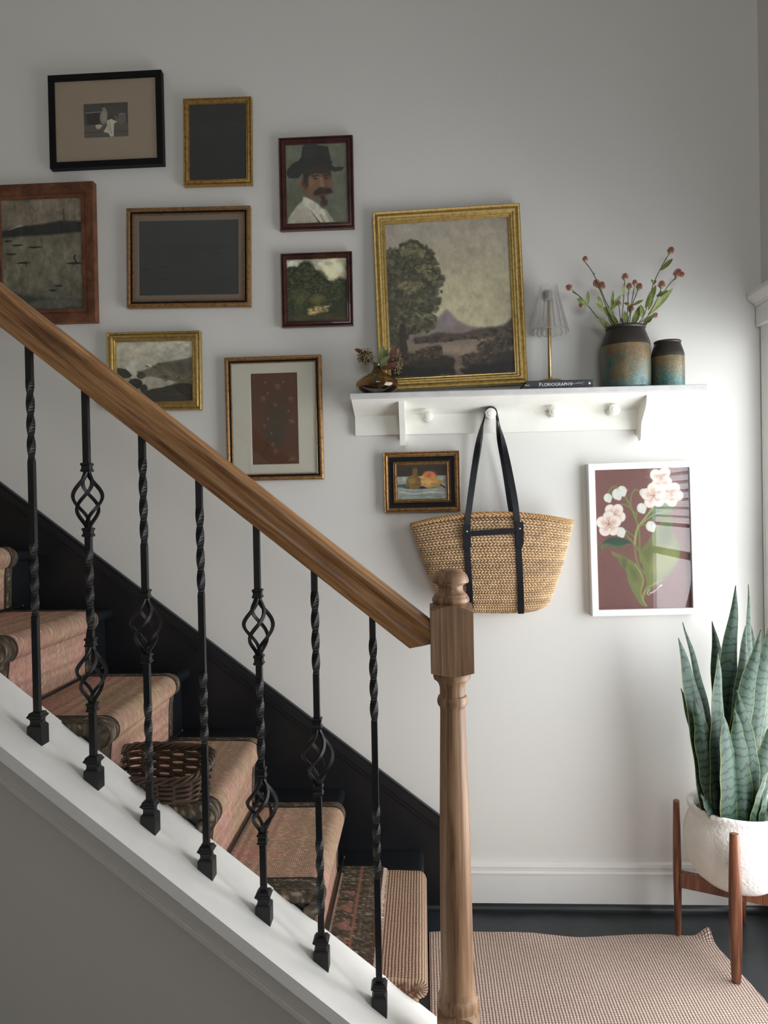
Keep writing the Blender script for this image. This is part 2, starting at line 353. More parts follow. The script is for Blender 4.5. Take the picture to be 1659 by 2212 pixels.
# stairs
st = T('staircase', 'black painted wooden stairs rising to the left', kind='structure', org=(X0, YN, 0))
TH = .034
def nosex(k): return X0-(k-1)*RUN
for k in range(1, 9):
    nx = nosex(k); z = RISE*k; bx = nosex(k+1)-.03; r = TH/2
    pr = [(bx, z-TH), (bx, z)]+[(nx-r+r*math.sin(a), z-r+r*math.cos(a)) for a in [PI*j/10 for j in range(11)]]
    st.add('tread', prism(pr, 'y', -.646, YS), MB, smooth=40)
    st.add('riser', box(nx-.046, nx-.028, YN+.004, YS, RISE*(k-1), z-TH), MB)
# knee wall under the balusters
XE = .012
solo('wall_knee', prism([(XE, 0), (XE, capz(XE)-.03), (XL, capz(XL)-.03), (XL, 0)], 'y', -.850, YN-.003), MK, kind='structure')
t = T('trim_4', kind='structure', org=(XE, YB, 0))
def cslab(d0, d1, y0, y1, x0=XE): return prism([(x0, capz(x0)-d0), (x0, capz(x0)-d1), (XL, capz(XL)-d1), (XL, capz(XL)-d0)], 'y', y0, y1)
bm_ = cslab(0, .030, -.866, YN+.008)
t.add('cap_board', bm_, MCAP)
t.add('cove_moulding', join(cslab(.030, .052, -.862, -.85), cslab(.052, .066, -.858, -.85), cslab(.066, .078, -.864, -.85), cslab(.078, .086, -.857, -.85)), MK)
# ------------------------------------------------------------------ newel post
NX, NW = .0555, .0435
t = T('newel_post', 'turned oak newel post with mushroom cap at the foot of the stairs', 'newel post', (NX, YB, 0))
def sqblock(z0, z1, hw, cz0=0, cz1=0, n=8):     # square block whose ends are turned down to round
    V, Fa = [], []; rings = []
    def ring(z, f, rr):
        R = []
        for k in range(4*n):
            a = -PI/4+2*PI*k/(4*n)+1e-6; m = max(abs(math.cos(a)), abs(math.sin(a))); R.append((hw/m*(1-f)+rr*f, a, z))
        return R
    # the shoulder surface: height depends on the radius beyond the inscribed circle
    def body(zz, shoulder, sgn):
        for k in range(4*n):
            a = 2*PI*k/(4*n); m = max(abs(math.cos(a)), abs(math.sin(a))); r = hw/m
            V.append((r*math.cos(a), r*math.sin(a), zz+sgn*shoulder*((r-hw)/(hw*.4142))))
    N = 4*n
    def circ(z, r):
        for k in range(N):
            a = 2*PI*k/N; V.append((r*math.cos(a), r*math.sin(a), z))
    circ(z0, hw*.86); body(z0, cz0, 1); body(z1, cz1, -1); circ(z1+.001, hw*.86)
    Fa.append(tuple(range(N))[::-1])
    for i in range(3):
        for k in range(N): Fa.append((i*N+k, i*N+(k+1) % N, (i+1)*N+(k+1) % N, (i+1)*N+k))
    Fa.append(tuple(range(3*N, 4*N)))
    return V, Fa
def at(m, x, y, z=0): return [(p[0]+x, p[1]+y, p[2]+z) for p in m[0]], m[1]
t.add('base_block', at(sqblock(0, .214, NW, 0, .020), NX, YB), MNEW, smooth=35)
t.add('top_block', at(sqblock(.909, 1.052, NW, .007, .012), NX, YB), MNEW, smooth=35)
col = [(.0415, .212), (.0425, .222), (.0425, .230), (.0395, .238), (.0365, .243), (.0365, .249), (.0345, .253), (.0340, .30), (.0330, .45), (.0305, .62), (.0270, .78), (.0258, .832), (.0262, .836), (.0265, .838), (.0300, .842), (.0318, .848), (.0315, .854), (.0295, .860), (.0262, .862), (.0258, .868), (.0262, .880), (.0295, .889), (.0345, .894), (.0375, .896), (.0392, .902), (.0380, .909), (.036, .911)]
t.add('turned_column', lathe(col, 40, (NX, YB, 0)), MNEW, smooth=40)
fin = [(.030, 1.050), (.036, 1.053), (.0385, 1.058), (.0385, 1.062), (.0372, 1.066), (.0352, 1.067), (.0345, 1.071), (.0300, 1.074), (.0262, 1.079), (.0248, 1.085), (.0262, 1.090), (.0300, 1.0935), (.0365, 1.0955), (.0382, 1.0975), (.0378, 1.102), (.0355, 1.109), (.0310, 1.1155), (.0240, 1.121), (.0140, 1.1245), (0, 1.1255)]
t.add('finial', lathe(fin, 40, (NX, YB, 0)), MNEW, smooth=50)
# ------------------------------------------------------------------ handrail
a_ = PY(929, 1335, -.755); b_ = PY(929, 1437, -.782); c_ = PY(0, 610, -.755); d_ = PY(0, 704, -.782)
zr = (a_.z+b_.z)/2; zl = (c_.z+d_.z)/2; xr = (a_.x+b_.x)/2; xl = (c_.x+d_.x)/2
RS = (zl-zr)/(xr-xl)               # rail slope
ang = math.atan(RS)
Lr = 2.5; H2 = .036
half = [(.0195, -H2), (.0205, -H2+.004), (.0222, -H2+.014), (.0240, -H2+.0185), (.0246, -H2+.0225), (.0238, -H2+.028), (.0232, -H2+.035), (.0240, -H2+.042), (.0262, -H2+.049), (.0282, -H2+.055), (.0282, -H2+.060), (.0250, -H2+.066), (.0170, -H2+.070), (.006, -H2+.072)]
prof = half+[(-y, z) for y, z in half[::-1]]
Mr = Matrix.Translation((XE+.002, YB, zr-(XE+.002-xr)*RS)) @ Matrix.Rotation(ang, 4, 'Y')
hr = T('handrail', 'moulded oak handrail sloping down to the newel post', 'handrail', mat=Mr)
V, Fa = prism([(p, q) for p, q in prof], 'x', -Lr, 0)
V = [(x+(z*math.tan(ang)*1.0 if x > -.001 else 0), y, z) for x, y, z in V]
hr.add('rail', (V, Fa), MRAIL, smooth=35, world=False)
def railbot(x): return zr-(x-xr)*RS-(H2-.004)/math.cos(ang)
# ------------------------------------------------------------------ balusters
HB = .0063
def shaft(x, zb, zt, tw):
    zs = [(zb, 0.)]; ang_ = 0.
    for (z0, z1, turns) in sorted(tw):
        zs.append((z0, ang_)); n = int(turns*28)
        for k in range(1, n+1):
            f = k/n; g = f-.09*math.sin(2*PI*f)/1.0*0+0; zs.append((z0+(z1-z0)*f, ang_+turns*2*PI*g))
        ang_ += turns*2*PI
    zs.append((zt, ang_)); V, Fa = [], []
    for z, a in zs:
        for sx, sy in SQ: V.append((x+HB*(sx*math.cos(a)-sy*math.sin(a)), YB+HB*(sx*math.sin(a)+sy*math.cos(a)), z))
    for i in range(len(zs)-1):
        for k in range(4): Fa.append((i*4+k, i*4+(k+1) % 4, (i+1)*4+(k+1) % 4, (i+1)*4+k))
    Fa += [(3, 2, 1, 0), tuple(range(len(V)-4, len(V)))]; return V, Fa
def sqstack(x, y, prof, botf=None):
    V, Fa = [], []
    for i, (h, z) in enumerate(prof):
        for sx, sy in SQ: V.append((x+h*sx, y+h*sy, botf(x+h*sx) if (i == 0 and botf) else z))
    for i in range(len(prof)-1):
        for k in range(4): Fa.append((i*4+k, i*4+(k+1) % 4, (i+1)*4+(k+1) % 4, (i+1)*4+k))
    Fa += [(3, 2, 1, 0), tuple(range(len(V)-4, len(V)))]; return V, Fa
def collar(x, z0, z1):
    h = z1-z0; P = [(.0068, 0), (.0092, .02), (.0104, .10), (.0104, .22), (.0090, .32), (.0086, .36), (.0086, .64), (.0090, .68), (.0104, .78), (.0104, .90), (.0092, .98), (.0068, 1)]
    return sqstack(x, YB, [(a, z0+h*b) for a, b in P])
def cagebar(x, z0, z1, q):
    pts = []; n = 22
    for i in range(n+1):
        f = i/n; r = .0042+.0265*(math.sin(PI*min(1, max(0, (f-.05)/.9)))**1.25); a = PI/4+q*PI/2+.55+f*PI*1.15
        pts.append((x+r*math.cos(a), YB+r*math.sin(a), z0+(z1-z0)*f))
    return tube(pts, .0033, sect=[(-1, -.8), (1, -.8), (1, .8), (-1, .8)], upv=(1, 0, 0))
BS = [ # pixel rows of: twists, collars, cages
 ([(820, 1000), (1170, 1335)], [], []),
 ([(1185, 1365)], [(1000, 1020), (1140, 1160), (1377, 1397), (1517, 1537)], [(1020, 1140), (1397, 1517)]),
 ([(990, 1180), (1517, 1692)], [(1273, 1293), (1412, 1432)], [(1293, 1412)]),
 ([(1098, 1285), (1449, 1611)], [], []),
 ([(1464, 1645)], [(1272, 1292), (1414, 1436), (1658, 1680), (1798, 1822)], [(1292, 1414), (1680, 1798)]),
 ([(1277, 1455), (1809, 1977)], [(1550, 1574), (1695, 1717)], [(1574, 1695)]),
 ([(1378, 1556), (1738, 1896)], [], [])]
ORD = ['leftmost of the seven', 'second from the left', 'third from the left', 'fourth from the left, the middle one', 'third from the newel post', 'second from the newel post', 'nearest the newel post']
for i, (tw, cl, cg) in enumerate(BS):
    x = -.1081-(6-i)*.1203
    px = [51, 170, 298, 425, 546, 671, 798][i]; mid = [68, 189, 314, 438, 561, 687, 814][i]
    Z_ = lambda v: PY(px+(mid-px)*min(1, max(0, (v-700-i*98)/780)), v, YB).z
    kind = 'two basket cages' if len(cg) == 2 else ('one basket cage' if cg else 'two twists and no cage')
    zc = capz(x)
    b = T('baluster', 'black iron baluster with %s, %s' % (kind, ORD[i]), 'baluster', (x, YB, zc), group='black iron balusters of the stair')
    tws = [(Z_(q), Z_(p), 1.0) for p, q in tw]; zt = railbot(x); zb = zc+.006
    if not cg: b.add('shaft', shaft(x, zb, zt, tws), MI)
    else:
        cuts = sorted([(Z_(q), Z_(p)) for p, q in cg]); zz = zb
        for (c0, c1) in cuts+[(zt, zt)]:
            b.add('shaft', shaft(x, zz, c0, [q for q in tws if q[0] > zz and q[1] < c0]), MI); zz = c1
    for p, q in cl: b.add('collar', collar(x, Z_(q), Z_(p)), MI)
    for p, q in cg:
        for k in range(4): b.add('cage_bar', cagebar(x, Z_(q)-.004, Z_(p)+.004, k), MI, smooth=40)
    sh = b.add('shoe', sqstack(x, YB, [(.0158, zc), (.0158, zc+.026), (.0150, zc+.029), (.0118, zc+.032), (.0108, zc+.037), (.0116, zc+.042), (.0160, zc+.047), (.0168, zc+.049), (.0140, zc+.052), (.0128, zc+.056), (.0095, zc+.0575)], capz), MI)
    b.add('set_screw', tube([(x+.006, YB-.004, zc+.037), (x+.0125, YB-.004, zc+.037)], .0028, 8), MI, parent=sh)
# ------------------------------------------------------------------ pictures
PRINTRES = 1.35
def picture(name, label, c4, depth, mould, inner, art, artres=1.0, mat=None, matm=None, pr=None, glass=True, ymax=None, artm=None, prec=.006, gdep=.003):
    """c4: front corners TL TR BR BL in pixels; mould: [(part, width, [(f, y)...], material)] from outside in; inner: sight size inset"""
    ys = ymax or [-depth]*4
    P = [PY(u, v, y) for (u, v), y in zip(c4, ys)]
    W_ = ((P[1]-P[0]).length+(P[2]-P[3]).length)/2; H_ = ((P[0]-P[3]).length+(P[1]-P[2]).length)/2
    cen = (P[0]+P[1]+P[2]+P[3])/4; ax = ((P[1]-P[0])+(P[2]-P[3])).normalized(); az = ((P[0]-P[3])+(P[1]-P[2])); az = (az-ax*az.dot(ax)).normalized()
    ay = az.cross(ax)               # points away from the viewer
    M_ = Matrix(((ax.x, ay.x, az.x, 0), (ax.y, ay.y, az.y, 0), (ax.z, ay.z, az.z, 0), (0, 0, 0, 1)))
    org = cen-az*H_/2
    M_ = Matrix.Translation(org) @ M_
    t = T(name, label, 'picture', mat=M_)      # local: x right, z up, y=0 front face, +y towards the wall
    ins = 0
    for (pn, wd, pf, mm) in mould:
        V, Fa = [], []; pts = [(ins+wd*f, y) for f, y in pf]
        n = len(pts)
        for (i_, y) in pts:
            V += [(-W_/2+i_, y, H_-i_), (W_/2-i_, y, H_-i_), (W_/2-i_, y, i_), (-W_/2+i_, y, i_)]
        for a in range(n):
            b = (a+1) % n
            for k in range(4): Fa.append((a*4+k, a*4+(k+1) % 4, b*4+(k+1) % 4, b*4+k))
        t.add(pn, (V, Fa), mm, world=False, smooth=30); ins += wd
    x0, x1, z0, z1 = -W_/2+ins-.001, W_/2-ins+.001, ins-.001, H_-ins+.001
    def loc(u, v): 
        d = ray(u, v); n_ = ay; q = CP+d*((org+ay*prec-CP).dot(n_)/d.dot(n_)); return M_.inverted() @ q
    if pr:
        a = [loc(*q) for q in pr]; px0, px1 = (a[0].x+a[3].x)/2, (a[1].x+a[2].x)/2; pz0, pz1 = (a[2].z+a[3].z)/2, (a[0].z+a[1].z)/2
        # mat board with a cut window, bevelled edge
        V = []
        for (X_, Z1_, X2_, Z2_, y) in ((x0, z1, x1, z0, prec), (px0-.0015, pz1+.0015, px1+.0015, pz0-.0015, prec), (px0, pz1, px1, pz0, prec+.0015)):
            V += [(X_, y, Z1_), (X2_, y, Z1_), (X2_, y, Z2_), (X_, y, Z2_)]
        Fa = [(r*4+k, r*4+(k+1) % 4, (r+1)*4+(k+1) % 4, (r+1)*4+k) for r in range(2) for k in range(4)]
        t.add('mat_board', (V, Fa), matm, world=False); yy = prec+.0018
        x0, x1, z0, z1 = px0-.0005, px1+.0005, pz0-.0005, pz1+.0005
    else: yy = prec
    hh = max(20, int((z1-z0)*700*artres)); ww = max(20, int((x1-x0)*700*artres))
    img = art(hh, ww); m = gridmesh(ww, hh, x0, x1, z0, z1, yy)
    t.add('print', m, artm or MART, world=False, col=img.reshape(-1, 4), uv=np.zeros((hh*ww, 2)))
    t.add('backing', box(-W_/2+ins*.6, W_/2-ins*.6, yy+.001, max(yy+.003, depth-.004), ins*.6, H_-ins*.6), MBLK, world=False)
    if glass: t.add('glass', box(-W_/2+ins-.001, W_/2-ins+.001, gdep, gdep+.0012, ins-.001, H_-ins+.001), MGL, world=False)
    return t
# --- the art itself
def art_pots(h, w_):
    c = Cv(h, w_, (70, 66, 60)); c.grade(.5, 4, 4, 1); c.poly([(0, .62), (1, .6), (1, 1), (0, 1)], (92, 86, 76), .02); c.line([(0, .84), (1, .84)], .02, (60, 55, 48), .6)
    c.poly([(.05, .28), (.38, .26), (.37, .6), (.09, .62)], (36, 34, 32), .03); c.line([(.05, .27), (.38, .25)], .012, (150, 142, 128)); c.ell(.45, .42, .085, .2, (140, 134, 122)); c.ell(.47, .4, .05, .14, (165, 158, 144), .5, a=.6)
    c.line([(.42, .16), (.48, .14), (.53, .3), (.52, .36)], .016, (150, 142, 128)); c.poly([(.44, .18), (.49, .18), (.49, .3), (.42, .3)], (150, 142, 130), .03)
    c.ell(.86, .48, .1, .17, (104, 100, 92)); c.line([(.79, .34), (.94, .34)], .012, (140, 134, 122)); c.line([(.76, .55), (.72, .42), (.70, .38)], .014, (120, 116, 106))
    c.ell(.34, .66, .08, .04, (196, 186, 166)); c.ell(.33, .70, .055, .05, (186, 176, 156))
    c.poly([(.52, .52), (.62, .47), (.76, .56), (.68, .62), (.67, .98), (.60, 1), (.55, .88), (.44, .84), (.52, .68)], (206, 198, 180), .02)
    c.line([(.58, .55), (.62, .9)], .012, (120, 112, 98), .7); c.line([(.54, .62), (.56, .82)], .01, (130, 122, 106), .7); return c.done()
def art_dark(h, w_):
    c = Cv(h, w_, (27, 28, 25)); c.grade(.5, 3, 4, 5); c.warp(.06); c.ell(.6, .35, .35, .12, (40, 40, 33), .9, a=.5); c.ell(.2, .3, .16, .06, (44, 42, 36), .6, a=.4); c.line([(.72, .27), (.8, .26)], .006, (80, 76, 64), .6); return c.done()
def art_grey(h, w_):
    c = Cv(h, w_, (58, 60, 57)); c.grade(.18, 3, 4, 6); c.poly([(0, .35), (1, .34), (1, .4), (0, .38)], (50, 52, 49), .05, .7)
    for x, y, s_ in ((.06, .65, .05), (.25, .78, .05), (.24, .62, .04), (.8, .45, .05)): c.ell(x, y, s_, .016, (44, 46, 43), .6, a=.7)
    c.grade(.06, 2, 4, 8); return c.done()
def art_portrait(h, w_):
    c = Cv(h, w_, (96, 100, 82)); c.grade(.35, 3, 4, 2); c.ell(.1, .1, .7, .5, (112, 116, 98), .9, a=.5); c.ell(.1, .9, .5, .5, (72, 76, 60), .9, a=.5); c.warp(.012, 6, 4)
    c.poly([(0, 1), (.03, .92), (.16, .78), (.30, .68), (.42, .76), (.52, .98), (.58, 1)], (168, 164, 146), .02)
    c.poly([(.50, 1), (.56, .86), (.64, .82), (.76, .96), (.8, 1)], (150, 146, 130), .02)
    c.poly([(.36, .80), (.50, .96), (.52, 1), (.56, 1), (.48, .9), (.36, .76)], (90, 48, 34), .015)
    c.poly([(.27, .66), (.34, .67), (.52, .76), (.60, .84), (.62, .98), (.56, 1), (.40, .84), (.27, .76)], (186, 184, 168), .015)
    c.line([(.58, .84), (.66, .98)], .025, (196, 192, 170)); c.line([(.56, .9), (.62, 1)], .015, (150, 148, 128))
    c.poly([(.26, .46), (.34, .34), (.70, .32), (.76, .46), (.75, .58), (.68, .66), (.54, .70), (.36, .68), (.27, .60)], (104, 76, 54), .03)
    c.ell(.46, .48, .12, .12, (126, 94, 68), .8, a=.7); c.ell(.62, .49, .07, .1, (96, 66, 46), .8, a=.6); c.ell(.27, .50, .045, .065, (118, 80, 58)); c.ell(.27, .50, .02, .035, (80, 50, 36), .6)
    c.poly([(.56, .42), (.60, .42), (.635, .53), (.58, .555), (.54, .53)], (142, 106, 76), .02); c.line([(.55, .555), (.62, .555)], .008, (60, 36, 26))
    for ex in (.48, .67): c.ell(ex, .435, .035, .014, (48, 32, 24), .6); c.line([(ex-.05, .405), (ex+.05, .398)], .009, (40, 28, 22))
    c.poly([(.27, .27), (.74, .27), (.745, .43), (.68, .385), (.5, .37), (.38, .40), (.29, .50)], (46, 34, 27), .03)
    c.poly([(.30, .36), (.36, .36), (.36, .52), (.32, .56), (.30, .48)], (38, 28, 22), .04); c.ell(.56, .63, .1, .04, (78, 50, 38), .5)
    c.poly([(.46, .60), (.54, .555), (.61, .575), (.68, .555), (.75, .585), (.76, .62), (.68, .635), (.60, .62), (.50, .645), (.44, .645)], (30, 22, 18), .02); c.ell(.6, .68, .04, .025, (44, 30, 24), .5); c.ell(.62, .74, .06, .05, (52, 36, 26), .6)
    c.poly([(.01, .32), (.10, .24), (.26, .18), (.72, .24), (.80, .30), (.96, .30), (.92, .345), (.80, .36), (.68, .32), (.46, .27), (.30, .34), (.20, .42), (.06, .42), (.01, .38)], (30, 32, 30), .012)
    c.poly([(.24, .22), (.28, .03), (.38, -.02), (.56, .02), (.70, .04), (.76, .28), (.60, .28), (.42, .20)], (33, 35, 33), .012); c.line([(.25, .19), (.45, .16), (.74, .24)], .022, (22, 23, 22), .7); c.ell(.40, .10, .1, .1, (50, 53, 50), .9, a=.5)
    c.W1 = c.W2 = 0; c.grade(.3, 14, 5, 12); return c.done(1.25)
def art_boats(h, w_):
    c = Cv(h, w_, (82, 78, 66)); c.warp(.02, 5, 2); c.poly([(0, 0), (1, 0), (1, .27), (0, .27)], (98, 90, 76), .05); c.grade(.5, 4, 5, 2)
    c.ell(.5, .55, .45, .2, (98, 94, 76), .9, a=.6)
    c.poly([(0, .28), (.2, .25), (.4, .235), (.6, .22), (.76, .20), (1, .22), (1, .31), (.6, .325), (.3, .33), (0, .34)], (34, 36, 32), .02); c.poly([(.77, .22), (.775, .1), (.785, .1), (.80, .23)], (50, 48, 42), .01); c.line([(.1, .27), (.25, .235)], .006, (140, 132, 116), .7)
    for x, y, s_ in ((.2, .41, .07), (.42, .43, .09), (.12, .49, .07), (.08, .37, .05), (.26, .57, .08), (.9, .59, .1), (.62, .83, .05), (.7, .79, .05)): c.ell(x, y, s_, .009, (30, 30, 27), .5)
    c.line([(.92, .58), (.90, .54), (.91, .52)], .008, (34, 34, 30)); c.line([(.3, .60), (.3, .55)], .004, (34, 34, 30))
    c.poly([(0, .80), (.3, .86), (.6, .9), (1, .92), (1, 1), (0, 1)], (46, 48, 42), .05); c.ell(.62, .95, .35, .04, (86, 84, 74), .6, a=.6)
    c.W1 = c.W2 = 0; c.grade(.5, 12, 5, 20); c.grade(.35, 28, 3, 21); return c.done(1.4)
def art_woods(h, w_):
    c = Cv(h, w_, (46, 50, 34)); c.warp(.07, 6, 3); c.poly([(0, 0), (1, 0), (1, .42), (.75, .4), (.55, .28), (.3, .05), (.12, .14), (0, .14)], (150, 148, 126), .03)
    c.ell(.76, .18, .17, .16, (214, 200, 160), .6); c.ell(.62, .08, .14, .06, (170, 168, 148), .6); c.ell(.1, .08, .1, .05, (176, 180, 168), .6)
    for x, y, rx, ry in ((.12, .32, .16, .2), (.32, .25, .16, .22), (.45, .42, .22, .25), (.9, .5, .16, .2), (.75, .55, .2, .18), (.6, .5, .2, .15)): c.ell(x, y, rx, ry, (34, 40, 27), .3)
    c.dabs([(.12, .32, .16, .2), (.32, .25, .14, .2), (.45, .42, .2, .22), (.9, .5, .14, .16), (.7, .55, .25, .15), (.2, .65, .2, .15), (.5, .7, .3, .12)], 900, [(32, 38, 26), (44, 50, 32), (58, 60, 36), (74, 70, 42)], .022, 3, .7)
    c.ell(.2, .62, .2, .14, (68, 68, 40), .8, a=.45); c.ell(.5, .66, .12, .07, (84, 82, 46), .8, a=.8); c.ell(.52, .82, .16, .06, (120, 104, 66), .8, a=.6); c.dabs([(.5, .83, .16, .05)], 60, [(150, 130, 84), (170, 150, 104), (110, 96, 60)], .018, 4, .8); c.ell(.42, .88, .07, .03, (170, 150, 108), .6); c.ell(.66, .78, .05, .012, (150, 150, 118), .5)
    c.poly([(0, .9), (1, .88), (1, 1), (0, 1)], (58, 56, 36), .05); c.W1 = c.W2 = 0; c.grade(.6, 12, 5, 8); return c.done(1.35)
def art_river(h, w_):
    c = Cv(h, w_, (178, 176, 158)); c.warp(.02, 6, 5); c.grade(.25, 3, 5, 4); c.ell(.3, .2, .3, .1, (190, 184, 160), .9, a=.6)
    c.poly([(.25, .50), (.4, .46), (.55, .36), (.75, .33), (1, .27), (1, .9), (.6, .75), (.4, .62)], (104, 98, 82), .02); c.poly([(0, .43), (.12, .45), (.2, .55), (.16, .62), (0, .6)], (52, 52, 44), .02)
    c.poly([(.1, .6), (.45, .58), (.8, .68), (.6, .78), (.3, .85), (.1, .7)], (156, 152, 134), .02); c.ell(.32, .56, .06, .06, (70, 66, 54)); c.ell(.24, .7, .09, .09, (38, 38, 32)); c.ell(.35, .77, .05, .06, (44, 44, 38)); c.dabs([(.55, .47, .2, .08), (.85, .42, .16, .1), (.8, .6, .2, .08)], 260, [(84, 80, 66), (104, 98, 80), (64, 60, 50), (124, 116, 98)], .016, 2, .7); c.dabs([(.22, .7, .08, .08), (.06, .5, .08, .06), (.35, .76, .05, .05), (.6, .84, .4, .06)], 160, [(40, 38, 32), (58, 54, 44)], .014, 3, .8); c.ell(.7, .5, .18, .08, (126, 118, 100), .8, a=.35); c.ell(.85, .45, .16, .1, (74, 70, 58), .6, a=.6)
    c.poly([(.2, .85), (.5, .78), (.85, .7), (1, .72), (1, 1), (0, 1), (0, .9)], (54, 50, 42), .02); c.line([(.6, .85), (.75, .9), (.9, .88)], .004, (100, 92, 76), .7); c.W1 = c.W2 = 0; c.grade(.45, 14, 5, 9); return c.done(1.25)
def art_tree(h, w_):
    c = Cv(h, w_, (142, 136, 118)); G = np.clip(1-np.hypot((c.U-.72)*.8, c.V-.52)*1.5, 0, 1)[..., None]; c.I = c.I*(1-G)+np.array((152, 146, 118.))*G
    c.put((.4-c.V)*2, (134, 126, 120), .7); c.grade(.13, 5, 5, 31); c.warp(.03, 7, 6)
    c.poly([(.3, .70), (.38, .64), (.47, .57), (.56, .64), (.64, .69), (.8, .71), (1, .68), (1, .8), (0, .8), (0, .74)], (98, 88, 86), .02, .85)
    c.ell(.47, .64, .07, .05, (112, 102, 106), .9, a=.6); c.poly([(.2, .74), (.4, .72), (.6, .735), (.8, .70), (.92, .70), (1, .65), (1, .77), (.5, .785), (.2, .80)], (62, 56, 50), .02)
    c.W1 = c.W2 = 0; c.poly([(0, .79), (1, .765), (1, 1), (0, 1)], (108, 96, 84), .01); c.ell(.55, .83, .2, .03, (128, 112, 96), .8, a=.6)
    c.warp(.05, 9, 8)
    for x, y, rx, ry in ((.06, .3, .1, .14), (.2, .2, .1, .08), (.26, .24, .12, .1), (.16, .32, .18, .14), (.3, .33, .10, .1), (.14, .45, .18, .12), (.28, .46, .12, .08), (.1, .58, .14, .12), (.26, .56, .12, .05), (.22, .66, .16, .06), (.06, .7, .1, .1)):
        c.ell(x, y, rx, ry, (58, 58, 46), .25)
    for x, y in ((.40, .34), (.44, .37), (.42, .41), (.38, .26), (.36, .3), (.40, .52), (.36, .62), (.34, .5)): c.ell(x, y, .035, .025, (66, 65, 52), .5)
    for x, y, rx, ry in ((.1, .33, .06, .04), (.24, .25, .07, .03), (.2, .42, .07, .04), (.3, .5, .06, .03), (.12, .55, .05, .03), (.3, .63, .07, .025)): c.ell(x, y, rx, ry, (92, 88, 68), .9, a=.75)
    TB = [(.06, .3, .1, .14), (.2, .2, .1, .08), (.26, .24, .12, .1), (.16, .32, .18, .14), (.3, .33, .12, .1), (.14, .45, .18, .12), (.30, .46, .13, .08), (.1, .58, .14, .12), (.26, .56, .13, .05), (.22, .66, .16, .06), (.06, .7, .1, .1), (.41, .37, .04, .05), (.38, .28, .03, .03)]
    c.dabs(TB, 1500, [(50, 50, 40), (62, 62, 48), (72, 72, 54), (88, 84, 62), (56, 52, 44)], .014, 5, .7); c.dabs([(.22, .19, .1, .04), (.3, .3, .06, .03), (.2, .41, .1, .03), (.36, .35, .05, .02), (.28, .6, .08, .02)], 220, [(106, 100, 74), (96, 94, 70)], .011, 6, .7)
    c.poly([(.09, .66), (.13, .66), (.15, .84), (.08, .84)], (48, 42, 36), .01); c.line([(.13, .76), (.2, .68)], .01, (52, 46, 38))
    for x, y, rx, ry in ((.3, .86, .1, .05), (.36, .83, .06, .035), (.84, .84, .1, .05), (.92, .8, .1, .04), (.7, .91, .14, .05), (.9, .92, .2, .07), (.1, .9, .2, .06), (.4, .92, .16, .05)): c.ell(x, y, rx, ry, (44, 40, 34), .4)
    c.dabs([(.32, .85, .1, .045), (.84, .83, .12, .05), (.7, .9, .12, .03), (.1, .88, .14, .03), (.5, .76, .3, .015), (.9, .74, .12, .03)], 700, [(40, 37, 31), (54, 50, 42), (66, 58, 48), (84, 66, 56)], .011, 8, .7)
    c.poly([(0, .93), (.45, .94), (.56, .97), (.7, .93), (1, .93), (1, 1), (0, 1)], (34, 32, 29), .02); c.line([(.52, .88, 1), (.57, .915, 1.5), (.53, .95, 1), (.56, 1, 2)], .011, (104, 88, 76), .8)
    c.W1 = c.W2 = 0; c.grade(.28, 24, 4, 33); return c.done(1.30)
def art_silk(h, w_):
    c = Cv(h, w_, (84, 54, 38)); c.grade(.2, 3, 4, 40); c.ell(.55, .52, .22, .25, (66, 56, 42), .9, a=.8); c.ell(.5, .7, .2, .1, (62, 54, 42), .9, a=.7)
    for x, y, r in ((.58, .15, .06), (.26, .28, .055), (.86, .29, .05), (.52, .35, .035), (.28, .57, .03), (.85, .53, .04), (.45, .78, .04), (.5, .86, .05)):
        c.ell(x, y, r, r*.5, (134, 96, 82), .5, a=.7); c.ell(x, y+.015, r*.7, r*.4, (104, 70, 56), .5)
    for x, y in ((.32, .1), (.36, .22), (.7, .1), (.8, .42), (.36, .5), (.9, .54), (.42, .66)): c.ell(x, y, .025, .012, (130, 104, 80), .6, .4, .8)
    c.line([(.2, .9), (.3, .8), (.5, .74)], .005, (54, 42, 30), .8); rs = random.Random(4)
    for k in range(60): x, y = rs.gauss(.55, .13), rs.gauss(.5, .14); c.ell(x, y, .02, .01, (74, 70, 52), .6, rs.random()*3, .5)
    for a in range(7): c.line([(.86, .96), (.86+.09*math.cos(PI*a/6), .96-.05*math.sin(PI*a/6+.1))], .004, (104, 96, 68), .8)
    return c.done()
def art_pears(h, w_):
    c = Cv(h, w_, (46, 40, 34)); c.warp(.012, 6, 2); c.poly([(0, .33), (1, .32), (1, 1), (0, 1)], (150, 156, 144), .02); c.ell(.1, .6, .12, .05, (60, 84, 88), .7); c.ell(.45, .66, .3, .04, (34, 44, 44), .5)
    c.line([(.05, .78), (.35, .84), (.7, .8), (1, .84)], .014, (190, 196, 184)); c.line([(.04, .9), (.4, .88), (.9, .93)], .02, (118, 146, 146)); c.line([(0, .45), (.25, .4)], .02, (176, 180, 168), .7)
    c.ell(.34, .5, .155, .21, (116, 88, 40), .1); c.ell(.37, .22, .055, .15, (110, 80, 36), .2); c.ell(.3, .45, .07, .12, (150, 118, 60), .9, a=.6); c.line([(.37, .12), (.36, .06)], .01, (44, 28, 18))
    c.ell(.65, .44, .17, .24, (190, 142, 78), .1); c.ell(.84, .55, .07, .12, (176, 138, 78), .2); c.ell(.66, .28, .13, .09, (196, 96, 60), .8, a=.75); c.ell(.6, .52, .1, .1, (206, 172, 100), .9, a=.6); c.line([(.87, .58), (.96, .68)], .018, (48, 34, 22))
    c.W1 = c.W2 = 0; c.grade(.4, 14, 3, 5); return c.done()
